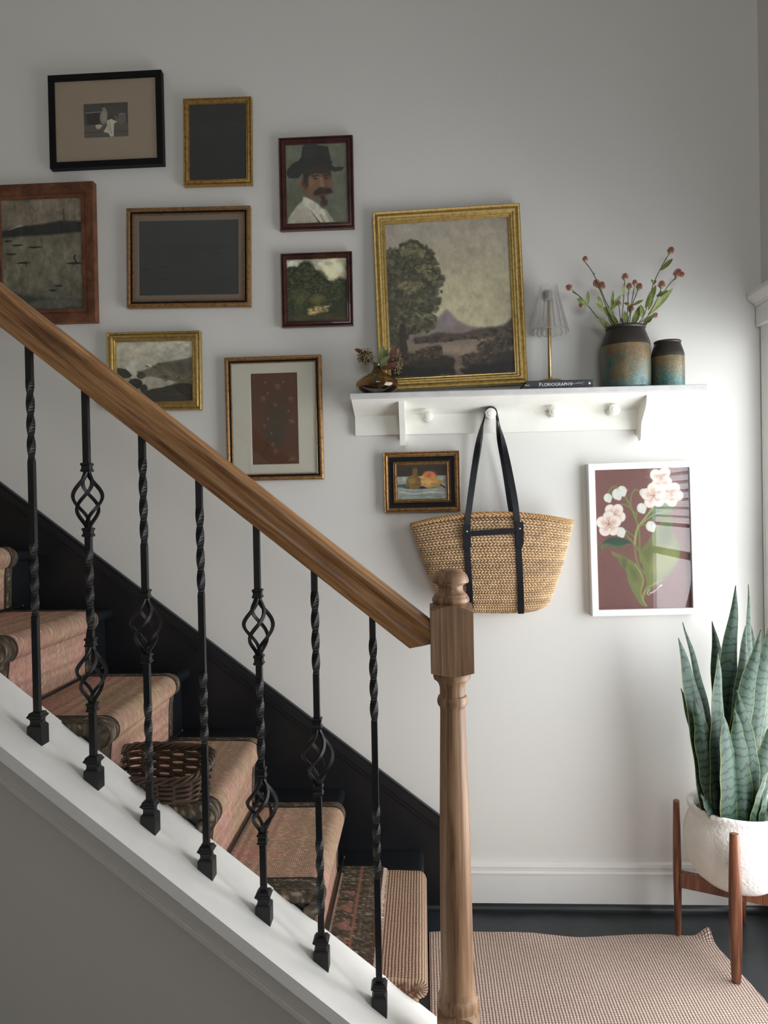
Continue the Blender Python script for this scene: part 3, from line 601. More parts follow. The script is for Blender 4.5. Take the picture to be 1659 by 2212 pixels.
def art_flowers(h, w_):
    def q(x, y): v = (y-238)/1142; return ((x-241-v*37)/788, v)
    c = Cv(h, w_, (116, 74, 68)); c.grade(.10, 3, 4, 2)
    def S(p, wd, col, a=1): c.line([q(*k[:2])+tuple(k[2:]) for k in [tuple(z) for z in smoothpts([(k[0], k[1], 0) for k in p], 5)]] if 0 else [q(z.x, z.y) for z in smoothpts([(k[0], k[1], 0) for k in p], 5)], wd/1142, col, a)
    def Pg(p, col, soft=.006, a=1): c.poly([q(z.x, z.y) for z in smoothpts([(k[0], k[1], 0) for k in p+[p[0]]], 5)], col, soft, a)
    G1, G2, G3, G4 = (112, 120, 62), (66, 84, 44), (150, 152, 92), (36, 70, 52)
    Pg([(690, 1180), (640, 930), (700, 830), (770, 720), (850, 640), (900, 640), (905, 760), (960, 880), (950, 1000), (850, 1130), (760, 1200), (680, 1270), (660, 1340), (650, 1270)], G1); Pg([(720, 1080), (760, 960), (860, 880), (940, 930), (930, 1010), (820, 1110)], (142, 146, 82), .05, .7); Pg([(840, 660), (890, 680), (890, 820), (820, 860), (810, 760)], (84, 92, 48), .05, .8); Pg([(650, 920), (700, 850), (740, 900), (690, 1000)], (92, 98, 50), .05, .8)
    Pg([(385, 895), (440, 925), (520, 960), (600, 1020), (660, 1110), (665, 1180), (640, 1260), (690, 1362), (640, 1345), (590, 1270), (535, 1160), (520, 1080), (470, 1020), (450, 965), (400, 935)], G1); Pg([(540, 1020), (600, 1060), (620, 1150), (570, 1130)], (84, 90, 44), .04, .8); Pg([(480, 960), (520, 980), (510, 1050), (480, 1010)], (70, 78, 40), .03, .8); S([(690, 1362), (640, 1260), (660, 1140), (590, 1010)], 4, G3)
    S([(690, 1360), (655, 1290), (700, 1210), (820, 1150)], 5, G3)
    Pg([(290, 870), (340, 815), (400, 790), (480, 800), (560, 840), (520, 850), (470, 880), (400, 870), (340, 860), (305, 910)], G4); Pg([(305, 912), (300, 860), (350, 840), (440, 865), (540, 848), (450, 878), (350, 860)], G1, .02, .8)
    Pg([(620, 690), (700, 600), (760, 550), (850, 520), (910, 560), (860, 630), (780, 660), (690, 660)], (92, 106, 52)); Pg([(680, 650), (740, 590), (830, 560), (780, 620)], (48, 92, 60), .03, .8); S([(640, 690), (740, 620), (860, 590)], 4, G3)
    S([(360, 440), (390, 390), (430, 380), (490, 440), (550, 540), (600, 660), (625, 760), (630, 900), (640, 1000)], 8, G1); S([(410, 545), (480, 525), (540, 550), (590, 600)], 7, G1); S([(640, 425), (590, 410), (560, 450), (555, 540), (590, 620)], 7, G1); S([(600, 640), (610, 580)], 5, G1); S([(740, 560), (660, 660), (610, 730), (585, 860)], 8, G3); S([(690, 700), (640, 700), (600, 760)], 7, G1)
    S([(460, 720), (540, 800), (620, 900), (680, 1020), (700, 1100)], 8, G1); S([(510, 740), (580, 790), (600, 850)], 5, G1); S([(585, 850), (600, 960), (640, 1060), (740, 1160)], 8, G1); S([(588, 850), (596, 770), (620, 700)], 8, G3)
    def bud(x, y, r, rot=0):
        c.ell(*q(x, y), r/788, r*1.02/1142, (206, 210, 196), .1); c.ell(*q(x-r*.3, y), r*.35/788, r*.9/1142, (226, 228, 216), .5, a=.8); c.ell(*q(x+r*.35, y), r*.22/788, r*.85/1142, (170, 176, 160), .5, a=.7)
        Pg([(x+r*.2, y-r*.9), (x+r*.95, y-r*.2), (x+r*1.25, y-r*.35), (x+r*.9, y+r*.3), (x+r*.7, y+r*1.05), (x, y+r)], (216, 218, 206))
    bud(362, 468, 35); bud(480, 415, 40); bud(440, 440, 44); bud(660, 436, 34); bud(645, 560, 40); bud(722, 710, 42); bud(470, 750, 40)
    rs = random.Random(9)
    def fl(x, y, r, n=5, r0=0.):
        for k in range(n):
            a = r0+2*PI*k/n; px, py = x+math.cos(a)*r*.58, y+math.sin(a)*r*.58
            c.ell(*q(px, py), r*.50/788, r*.50/1142, (190, 166, 150), .08); c.ell(*q(px, py), r*.47/788, r*.47/1142, (232, 222, 210), .14)
            c.ell(*q(x+math.cos(a)*r*.38, y+math.sin(a)*r*.38), r*.26/788, r*.22/1142, (214, 168, 148), .9, a, .75)
        for k in range(6):
            a = r0+.5+k*1.05; S([(x, y), (x+math.cos(a)*r*.3, y+math.sin(a)*r*.3)], 2, (132, 76, 60))
        c.ell(*q(x, y), r*.07/788, r*.07/1142, (150, 130, 70))
    fl(805, 325, 95, 4, .6); fl(890, 455, 95, 5, .2); fl(745, 462, 100, 5, -.4); fl(415, 610, 92, 5, .3); fl(372, 682, 100, 5, 0.9)
    W_ = (224, 216, 206)
    for p in ([(715, 1222), (700, 1240), (698, 1262), (712, 1270)], [(712, 1250), (724, 1246), (718, 1258), (732, 1252), (742, 1236), (734, 1252), (744, 1250), (760, 1236), (790, 1210), (796, 1206)], [(752, 1240), (770, 1226)], [(798, 1196), (806, 1190), (802, 1204), (797, 1200)], [(812, 1186), (810, 1196), (818, 1194)], [(818, 1188), (816, 1202)]): S(p, 2.2, W_)
    c.grade(.06, 30, 2, 5); return c.done(1.0)
def ridge(d, k=1.0): return [(0, d), (0, .002), (.08, .0), (.22, .0018), (.3, .0035), (.42, .0008), (.58, .0), (.72, .0016), (.84, .0045), (.93, .004), (1, .0065), (1, d)]
def cove(d): return [(0, d), (0, .0015), (.06, 0), (.18, .001), (.24, .004), (.32, .0015), (.42, .0), (.55, .0008), (.66, .0045), (.74, .0048), (.80, .0036), (.88, .0070), (.94, .0068), (1, .0090), (1, d)]
def flat(d): return [(0, d), (0, .0008), (.04, 0), (.96, 0), (1, .0008), (1, d)]
picture('framed_photograph', 'thin black frame with small grey pot photograph in wide tan mat', [(102.3, 163), (347.7, 149.5), (352.5, 353.5), (107.5, 364)], .024, [('moulding', .0195, flat(.023), MBLK)], 0, art_pots, 1.3, pr=[(180, 224.5), (275, 220), (276.5, 294), (181, 297)], matm=MMATT, prec=.007)
picture('framed_print', 'small narrow gold frame round an almost black picture', [(392.6, 212.4), (541.6, 207), (545, 396.5), (398, 400.5)], .020, [('moulding', .0185, ridge(.019), MG2)], 0, art_dark, .6, prec=.008)
picture('framed_portrait', 'mahogany framed portrait of moustached man in black hat and pale jacket', [(600, 298), (761, 290), (766, 491.6), (606, 497)], .020, [('moulding', .0215, ridge(.019), MRED)], 0, art_portrait, 1.25, prec=.008)
picture('framed_painting', 'wide brown wood frame with dim harbour scene of small boats', [(-34, 400), (201, 390.5), (206.5, 694), (-27, 702)], .026, [('moulding', .034, [(0, .025), (0, .002), (.05, 0), (.12, 0), (.95, .0105), (1, .0110), (1, .025)], MFW), ('inner_slip', .0115, [(0, .02), (0, .0085), (.1, .0075), (.9, .0085), (1, .0100), (1, .02)], MFW)], 0, art_boats, .9, glass=False, artm=MCAN, prec=.012)
picture('framed_print', 'wide brown and black frame with taupe mat round a dark grey seascape', [(270, 450), (537.7, 442.5), (542.4, 661), (275, 663.5)], .022, [('moulding', .0120, [(0, .021), (0, .003), (.25, .0004), (.6, 0), (1, .003), (1, .021)], MG3), ('black_step', .0060, [(0, .02), (0, .004), (1, .005), (1, .02)], MBLK), ('inner_slip', .0036, [(0, .02), (0, .004), (.5, .003), (1, .005), (1, .02)], MG3)], 0, art_grey, .8, pr=[(298.7, 478.5), (512, 473), (516.5, 635), (302, 637.5)], matm=MMATG, prec=.009)
picture('framed_painting', 'small dark red frame with woodland painting under white cloud', [(604.5, 547.5), (759, 542), (763.3, 701.5), (609.5, 706.5)], .020, [('moulding', .0180, ridge(.019), MRED)], 0, art_woods, 1.2, glass=False, artm=MCAN, prec=.009)
picture('framed_print', 'gold frame with sepia river valley, partly hidden by the handrail', [(227.3, 718.5), (430, 714), (436, 884), (233.5, 888)], .022, [('moulding', .0290, cove(.021), MG)], 0, art_river, 1.1, prec=.011)
picture('framed_print', 'tall brown and black frame with brown floral silk panel in cream mat', [(482.5, 771.8), (691.5, 766), (700.3, 1034), (492, 1040)], .022, [('moulding', .0115, [(0, .021), (0, .003), (.25, .0004), (.6, 0), (1, .003), (1, .021)], MG3), ('black_step', .0055, [(0, .02), (0, .004), (1, .005), (1, .02)], MBLK), ('inner_slip', .003, [(0, .02), (0, .004), (.5, .003), (1, .005), (1, .02)], MG3)], 0, art_silk, .9, pr=[(539, 807.6), (639.5, 804), (646.6, 1000.7), (547.7, 1004)], matm=MMATC, prec=.009)
picture('framed_painting', 'large gold frame with tall tree and lake, leaning on the white shelf', [(807, 457), (1128.5, 438.8), (1134.5, 826), (817, 844.5)], .02, [('moulding', .0370, cove(.020), MG)], 0, art_tree, 1.0, glass=False, artm=MCAN, prec=.012, ymax=[-.026, -.026, -.046, -.046])
picture('framed_painting', 'small bronze and black frame with two painted pears on a cloth', [(827.5, 978), (991.8, 973), (994.7, 1105), (831, 1108)], .026, [('moulding', .0155, ridge(.025), MG3), ('black_step', .0140, [(0, .02), (0, .005), (.5, .007), (1, .006), (1, .02)], MBLK), ('inner_moulding', .0115, ridge(.02), MG3)], 0, art_pears, 1.5, prec=.009)
picture('framed_print', 'white box frame with pale blossoms on a brown ground', [(1269.5, 1002.4), (1504.5, 994), (1511, 1327), (1281, 1332)], .034, [('moulding', .0195, flat(.033), MWF)], 0, art_flowers, 1.15, prec=.014, artm=MARTF, gdep=.006)
# ------------------------------------------------------------------ wall shelf with pegs
SZ = PY(1100, 840.5, -.145).z          # top of the shelf at its front
SXa, SXb = PY(755, 853, -.145).x, PY(1529, 827, -.145).x
BXa, BXb = PY(766, 900, -.02).x, PY(1494, 880, -.02).x
rollS = 0
SD = .145
t = T('wall_shelf', 'white wooden peg shelf with two scrolled brackets on the wall', 'shelf', ((SXa+SXb)/2, 0, SZ))
t.add('shelf_board', box(SXa, SXb, -SD, 0, SZ-.016, SZ, .002), MSHT)
BOT = SZ-.112
t.add('back_board', box(BXa, BXb, -.018, 0, BOT, SZ-.016, .0015), MSH)
cv = [(-.018, SZ-.052), (-.024, SZ-.050), (-.030, SZ-.046), (-.060, SZ-.040), (-.095, SZ-.030), (-.122, SZ-.0215), (-.132, SZ-.016)]
V = []
for (y, z) in cv:
    f = (-.018-y)/.114; V += [(BXa-(BXa-SXa-.004)*f, y, z), (BXb+(SXb-.004-BXb)*f, y, z)]
V += [(SXa+.004, 0, SZ-.016), (SXb-.004, 0, SZ-.016), (BXa, 0, SZ-.052), (BXb, 0, SZ-.052)]; n = len(cv)
Fa = [(2*i, 2*i+1, 2*i+3, 2*i+2) for i in range(n-1)]+[(2*n-2, 2*n-1, 2*n+1, 2*n), (2*n+2, 2*n+3, 1, 0)]
Fa += [tuple([2*n+2]+[2*i for i in range(n)]+[2*n]), tuple([2*n+3]+[2*i+1 for i in range(n)]+[2*n+1])]
t.add('crown_moulding', (V, Fa), MSH, smooth=50)
for bx in (PY(868, 900, -.1).x, PY(1398, 890, -.09).x):
    side = smoothpts([(-.118, 0, SZ-.017), (-.116, 0, SZ-.035), (-.104, 0, SZ-.058), (-.078, 0, SZ-.082), (-.062, 0, SZ-.098), (-.056, 0, SZ-.118), (-.053, 0, SZ-.138), (-.043, 0, SZ-.148), (-.028, 0, SZ-.148), (-.02, 0, SZ-.138)], 5)
    t.add('bracket', prism([(0, SZ-.017)]+[(p.x, p.z) for p in side]+[(-.0, SZ-.128)], 'x', bx-.0085, bx+.0085), MSH, smooth=35)
PEGS = [(924, 899), (1060, 893), (1198, 889), (1328, 885)]
for (u, v) in PEGS:
    p = PY(u, v, -.072); pr = [(.0, 0), (.0148, .0), (.0162, .0012), (.0168, .004), (.0155, .0065), (.0135, .0075), (.0128, .0085), (.0095, .013), (.0085, .02), (.0095, .040), (.013, .052), (.013, .055)]
    m = lathe([(r, z) for r, z in pr], 28); m = xf(m, Matrix.Translation((p.x, -.074, p.z)) @ Matrix.Rotation(-PI/2, 4, 'X'))
    o = t.add('peg', m, MSH, smooth=45)
    t.add('knob_cap', xf(lathe([(0, -.0022), (.006, -.002), (.0100, -.0010), (.0115, .0008), (.0115, .002)], 28), Matrix.Translation((p.x, -.0745, p.z)) @ Matrix.Rotation(-PI/2, 4, 'X')), MSH, smooth=45, parent=o)
# ------------------------------------------------------------------ amber vase and its sprigs
VP = PY(815, 848, -.1115); vx, vy, vz = VP.x, -.1115, SZ+.0004
def vas(d): return [(0, d), (.034-d, d), (.042-d, .004+d*.5), (.058-d, .014), (.0645-d, .024), (.0625-d, .034), (.050-d, .048), (.034-d, .057), (.020-d, .064), (.0135-d, .072), (.0115-d, .080), (.0125-d, .088), (.014-d, .0905)]
m_, nt, b = nodes('amber_glass'); b.inputs['Base Color'].default_value = (*lin((168, 132, 74)), 1); b.inputs['Roughness'].default_value = .02; b.inputs['Transmission Weight'].default_value = 1; b.inputs['IOR'].default_value = 1.18
b.inputs['Specular IOR Level'].default_value = .9; b.inputs['Coat Weight'].default_value = 1; MAMB = m_
L(nt, ramp(nt, noise(nt, mapping(nt), 9, 2), [(.3, lin((214, 184, 128))), (.7, lin((226, 198, 146)))]), b.inputs['Base Color'])
t = T('bud_vase', 'squat amber glass vase at the left end of the shelf', 'vase', (vx, vy, vz))
o_ = vas(0); i_ = vas(.0016)
t.add('body', at(lathe(o_+[(r, z) for r, z in i_[::-1]], 48), vx, vy, vz), MAMB, smooth=180)
t.add('water', at(lathe([(0, .0025), (.030, .0025), (.040, .006), (.0545, .0140), (.0585, .0195), (0, .0195)], 40), vx, vy, vz), plain('dark_water', (.012, .007, .003), .1, var=.1), smooth=40)
def leafmesh(p0, p1, wd, bend=(0, 0, .01), nrm=(0, -1, 0), n=8, fold=.25, th=.0005):
    p0, p1, bend = Vector(p0), Vector(p1), Vector(bend); V, Fa, uv = [], [], []; ax = (p1-p0).normalized(); sd = ax.cross(Vector(nrm)).normalized(); nn = sd.cross(ax)
    for i in range(n+1):
        f = i/n; c = p0.lerp(p1, f)+bend*math.sin(PI*f); w2 = wd/2*max(.02, math.sin(PI*min(1, f*.93+.05))**.8)
        for (s_, q) in ((-1, 0), (0, 1), (1, 0)): V.append(c+sd*w2*s_-nn*fold*w2*q); uv.append(((s_+1)/2, f))
    m = len(V)
    V += [p+nn*th for p in V]; uv += uv
    for i in range(n):
        for k in range(2):
            a = i*3+k; Fa.append((a, a+1, a+4, a+3)); Fa.append((m+a+3, m+a+4, m+a+1, m+a))
        Fa.append((i*3, i*3+3, m+i*3+3, m+i*3)); Fa.append((i*3+2, m+i*3+2, m+i*3+5, i*3+5))
    return (V, Fa), uv
def leafmat(name, a, b_, rough=.55):
    m, nt, b = nodes(name); tc = ND(nt, 'TexCoord'); sp = ND(nt, 'SeparateXYZ'); L(nt, tc.outputs['UV'], sp.inputs[0])
    d = math_(nt, 'ABSOLUTE', math_(nt, 'SUBTRACT', sp.outputs[0], .5)); v = math_(nt, 'LESS_THAN', d, .035)
    c = ramp(nt, noise(nt, mapping(nt), 60, 4), [(.3, a), (.7, b_)]); L(nt, mixc(nt, math_(nt, 'MULTIPLY', v, .5), c, tuple(min(1, x*1.7) for x in b_)), b.inputs['Base Color'])
    b.inputs['Roughness'].default_value = rough; b.inputs['Subsurface Weight'].default_value = 0; return m
MLG = leafmat('sprig_leaf_green', lin((78, 88, 48)), lin((112, 118, 72)))
MLR = leafmat('sprig_leaf_red', lin((84, 50, 38)), lin((120, 72, 56)))
MLF = leafmat('flower_leaf', lin((86, 102, 46)), lin((136, 150, 78)))
def cluster(c, rx, rz, n, r, rs):
    ms = []
    for k in range(n):
        th = rs.random()*2*PI; u = rs.uniform(-1, 1); q = math.sqrt(1-u*u); f = rs.uniform(.72, 1.05)
        ms.append(ico((c[0]+rx*f*q*math.cos(th), c[1]+rx*f*.8*q*math.sin(th), c[2]+rz*f*u), r*rs.uniform(.7, 1.15), 1))
    return join(*ms)
rs = random.Random(3); neck = (vx, vy, vz+.088)
for lab, cu, cvv, cy, rx, rz, n, leaves in (
        ('berry sprig with one small red leaf, hanging over the vase on the left', 791, 770, -.105, .0285, .0240, 190, [((766, 754), (783, 762), .012, MLR, -.10)]),
        ('drooping berry sprig on the right of the amber vase with green and red leaves', 858, 787, -.105, .0185, .0300, 170, [((826, 746), (826, 796), .024, MLG, -.115), ((843, 768), (814, 798), .017, MLG, -.122), ((838, 754), (822, 790), .02, MLG, -.09), ((855, 745), (840, 790), .022, MLR, -.085), ((864, 785), (826, 797), .019, MLR, -.118), ((806, 793), (822, 803), .012, MLG, -.12)])):
    c = PY(cu, cvv, cy); t = T('berry_sprig', lab, 'flowers', neck)
    t.add('stem', tube(smoothpts([(vx+(.004 if cu < 820 else -.003), vy, vz+.024), (vx, vy, vz+.080), (vx+(c.x-vx)*.4, vy, vz+.098), (c.x, cy, c.z)], 5), .0014, 6), MST, smooth=180)
    t.add('berries', cluster(c, rx, rz, n, .0021, rs), MBER, smooth=180, kind='stuff')
    t.add('berry_core', ico(c, 1, 2, (rx*.72, rx*.6, rz*.72)), MST, smooth=180)
    for (tu, tv), (bu, bv), wd, mm, yy in leaves:
        lm, uv = leafmesh(PY(bu, bv, yy+.01), PY(tu, tv, yy), wd, (0, -.004, 0)); t.add('leaf', lm, mm, smooth=60, uv=uv)
# ------------------------------------------------------------------ book and lamp
B0 = PY(1136, 830, -.138); B1 = PY(1281, 822, -.138)
bx0, bx1 = B0.x, B1.x; bz = SZ+.0003; bh = PY(1200, 815, -.138).z-SZ
BT = .0225
t = T('book', 'closed charcoal book lying flat on the shelf under the lamp', 'book', ((bx0+bx1)/2, -.08, bz))
t.add('cover', join(box(bx0, bx1, -.138, -.006, bz, bz+.0022, .0008), box(bx0, bx1, -.138, -.006, bz+BT-.0022, bz+BT, .0008), box(bx0, bx1, -.138, -.1362, bz, bz+BT, .0006)), MBOOK)
t.add('pages', box(bx0+.003, bx1-.003, -.1362, -.009, bz+.0022, bz+BT-.0022), MPAG)
def text(body, size, x, z, y, parent, name, ext=.0002, spacing=1.0):
    cu = bpy.data.curves.new('txt', 'FONT'); cu.body = body; cu.size = size; cu.extrude = ext; cu.space_character = spacing; cu.align_x = 'LEFT'
    ob = bpy.data.objects.new('txt', cu); COL.objects.link(ob); dg = bpy.context.evaluated_depsgraph_get(); dg.update()
    me = bpy.data.meshes.new_from_object(ob.evaluated_get(dg)); bpy.data.objects.remove(ob)
    V = [(v.co.x+x, y-v.co.z, v.co.y+z) for v in me.vertices]; Fa = [tuple(p.vertices) for p in me.polygons]; bpy.data.meshes.remove(me)
    return parent.add(name, (V, Fa), MINK), max(p[0] for p in V)
zt_ = bz+.0065
_, xe = text('F', .0158, PY(1164, 828, -.138).x, zt_-.0005, -.1381, t, 'lettering')
text('LORIOGRAPHY', .0125, xe+.0012, zt_, -.1381, t, 'lettering', spacing=1.02)
text('Roux', .0062, PY(1132, 828, -.138).x+.002, zt_+.002, -.1381, t, 'lettering')
sx = PY(1236, 823, -.138).x; zc_ = bz+.0115
orn = join(tube([(sx, -.1383, zc_), (sx+.020, -.1383, zc_+.0006), (sx+.034, -.1383, zc_+.0035)], .00025, 4), tube([(sx+.010, -.1383, zc_), (sx+.022, -.1383, zc_+.0040)], .0002, 4), tube([(sx+.022, -.1383, zc_+.001), (sx+.031, -.1383, zc_-.0025)], .0002, 4), *[ico((sx-.001+.0018*math.cos(a), -.1382, zc_+.003*math.sin(a)), .0009, 1, (1, .2, 1)) for a in (0, 1, 2, 3, 4, 5)])
t.add('sprig_emblem', orn, MINK)
ex = bx1-.0125; t.add('publisher_mark', prism([(ex, zc_-.003), (ex+.004, zc_-.003), (ex+.0055, zc_-.0015), (ex+.0055, zc_+.0015), (ex+.004, zc_+.003), (ex, zc_+.003)], 'y', -.1384, -.1379), MINK)
lp = PY(1188, 812, -.072); lx, ly, lz = lp.x, -.072, bz+BT+.0003
t = T('table_lamp', 'small brass lamp with fluted clear glass shade standing on the book', 'lamp', (lx, ly, lz))
t.add('base', at(lathe([(.0445, 0), (.0450, .002), (.0440, .004), (.036, .009), (.024, .0135), (.012, .016), (.0065, .017)], 48), lx, ly, lz), MBRS, smooth=40)
LH = PY(1188, 617, -.072).z-lz
t.add('pole', at(lathe([(.003, .016), (.0055, .021), (.0055, LH-.040), (.0045, LH-.038)], 20), lx, ly, lz), MBRS, smooth=40)
t.add('shade_holder', at(lathe([(.0055, LH-.045), (.017, LH-.043), (.0175, LH-.022), (.016, LH-.016), (.001, LH-.014)], 28), lx, ly, lz), plain('frosted_diffuser', (.75, .75, .72), .5), smooth=40)
for k in range(2): t.add('touch_button', at(lathe([(.0022, 0), (.0022, .0025), (.001, .003)], 10), lx+.026+.005*k, ly-.005, lz+.0115-.002*k), MBRS, smooth=40)
NF = 16; zb0 = PY(1144, 716, -.072).z-lz
def shr(f): return .0265+(.0575-.0265)*(f**1.25)
V, Fa = [], []; n = NF*10; rows = 22
for side in (0, 1):
    for i in range(rows+1):
        f = i/rows
        for k in range(n):
            a = 2*PI*k/n; fl_ = abs(math.cos(a*NF/2)); drop = .006*fl_ if 1 else 0
            z = LH-(LH-zb0+0)*f-drop*f**6; r = shr(f)+(.0012+.0028*f)*(fl_-.5)-(.0016+.001*(1-fl_) if side else 0)
            V.append((lx+r*math.cos(a), ly+r*math.sin(a), lz+z))
R_ = rows+1
for s_ in (0, 1):
    for i in range(rows):
        for k in range(n):
            q = (s_*R_*n+i*n+k, s_*R_*n+i*n+(k+1) % n, s_*R_*n+(i+1)*n+(k+1) % n, s_*R_*n+(i+1)*n+k); Fa.append(q if s_ else q[::-1])
for i in (0, rows):
    for k in range(n):
        q = (i*n+k, i*n+(k+1) % n, R_*n+i*n+(k+1) % n, R_*n+i*n+k); Fa.append(q)
m_, nt, b = nodes('clear_glass'); nt.nodes.remove(b); g = ND(nt, 'BsdfGlass'); g.inputs['IOR'].default_value = 1.45; g.inputs['Roughness'].default_value = .02
tr = ND(nt, 'BsdfTransparent'); mx = ND(nt, 'MixShader'); mx.inputs[0].default_value = .6; L(nt, g.outputs[0], mx.inputs[1]); L(nt, tr.outputs[0], mx.inputs[2]); L(nt, mx.outputs[0], nt.nodes['Material Output'].inputs[0]); MCLR = m_
t.add('shade', (V, Fa), MCLR, smooth=180)
# ------------------------------------------------------------------ patina jars and flowers
def jarmat(name, greens, seed, k):
    m, nt, b = nodes(name); tc = ND(nt, 'TexCoord'); mp = ND(nt, 'Mapping'); mp.inputs['Location'].default_value = (seed, seed*.7, 0); L(nt, tc.outputs['Object'], mp.inputs[0]); v = mp.outputs[0]
    sp = ND(nt, 'SeparateXYZ'); L(nt, tc.outputs['Object'], sp.inputs[0])
    n1 = noise(nt, v, 14, 4); n2 = noise(nt, v, 420, 3, .7); n3 = noise(nt, v, 30, 6, .7)
    zf = math_(nt, 'MULTIPLY', sp.outputs[2], k); low = math_(nt, 'ADD', math_(nt, 'SUBTRACT', .74, zf), math_(nt, 'MULTIPLY', math_(nt, 'SUBTRACT', n1, .5), 1.1))
    base = ramp(nt, low, [(.15, lin((138, 104, 62))), (.42, lin((112, 94, 66))), (.60, lin((76, 102, 98))), (.9, lin((46, 72, 76)))])
    sp2 = math_(nt, 'MULTIPLY', math_(nt, 'GREATER_THAN', n2, .57), math_(nt, 'GREATER_THAN', n3, .44))
    c = mixc(nt, math_(nt, 'MULTIPLY', sp2, .55), base, greens); top = math_(nt, 'GREATER_THAN', sp.outputs[2], .1245 if k < 5 else .0905)
    c = mixc(nt, top, c, lin((56, 52, 48))); L(nt, c, b.inputs['Base Color']); b.inputs['Roughness'].default_value = .38; b.inputs['Metallic'].default_value = .25; bump(nt, b, n2, .3, .0008); return m
def jar(name, lab, ul, ur, vt, y, mm):
    p0, p1 = PY(ul, 790, y), PY(ur, 790, y); cx = (p0.x+p1.x)/2; R = (p1.x-p0.x)/2; H = PY((ul+ur)/2, vt, y).z-SZ
    t = T(name, lab, 'jar', (cx, y, SZ+.0004)); th = .004
    pr = [(0, 0), (R*.93, 0), (R*.985, .003), (R, .02), (R, H*.70), (R*.97, H*.755), (R*.80, H*.93), (R*.775, H*.95)]
    inn = [(R*.775-th, H*.95), (R*.8-th, H*.92), (R-th, H*.72), (R-th, .01), (0, .008)]
    t.add('body', at(lathe(pr+inn, 56), cx, y, SZ+.0004), mm, smooth=35)
    rp = [(R*.77, H*.948), (R*.80, H*.952), (R*.822, H*.966), (R*.822, H*.984), (R*.80, H), (R*.74, H), (R*.72, H*.98), (R*.735, H*.95)]
    t.add('rim', at(lathe(rp, 56, closed=True), cx, y, SZ+.0004), plain('dark_bronze', lin((66, 60, 54)), .35, .3), smooth=50)
    return cx, R, H
jy = -.078
cx1, R1, H1 = jar('patina_jar', 'large bronze green jar with flowers on the shelf', 1300.5, 1404, 707, jy, jarmat('patina_large', lin((150, 164, 148)), 3.1, 4.0))
cx2, R2, H2_ = jar('patina_jar', 'small empty bronze green jar at the right end of the shelf', 1407.5, 1477.5, 738, -.072, jarmat('patina_small', lin((122, 196, 178)), 8.4, 5.5))
MPK = plain('flower_pink', lin((172, 84, 78)), .7, var=.5, vs=260)
MBG = plain('bud_green', lin((150, 146, 104)), .6, var=.15, vs=60)
def fhead(c, d, s, rs, petals=90):
    """egg-shaped bristly head: axis d"""
    d = Vector(d).normalized(); a = d.orthogonal().normalized(); b = d.cross(a); V, Fa = [], []
    for k in range(petals):
        f = (k+.5)/petals; ph = k*2.39996; u = -0.35+1.35*f; q = math.sqrt(max(0, 1-u*u)); r = s*.62*q+.0004; h = s*u
        base = Vector(c)+d*h+(a*math.cos(ph)+b*math.sin(ph))*r; out = ((a*math.cos(ph)+b*math.sin(ph))*q*.8+d*(.55+u*.5)).normalized(); sd = out.cross(d+Vector((.01, .02, 0))).normalized()
        l = s*.42; w2 = s*.11; n = len(V); V += [base-sd*w2, base+sd*w2, base+out*l, base+out*l*.4+out.cross(sd)*w2]; Fa += [(n, n+1, n+3), (n+1, n+2, n+3), (n+2, n, n+3), (n, n+2, n+1)]
    core = ico((0, 0, 0), 1, 2); M_ = Matrix((a, b, d)).transposed(); core = ([tuple(Vector(c)+M_ @ Vector((p[0]*s*.6, p[1]*s*.6, p[2]*s*.95))) for p in core[0]], core[1])
    return (V, Fa), core
top1 = SZ+H1
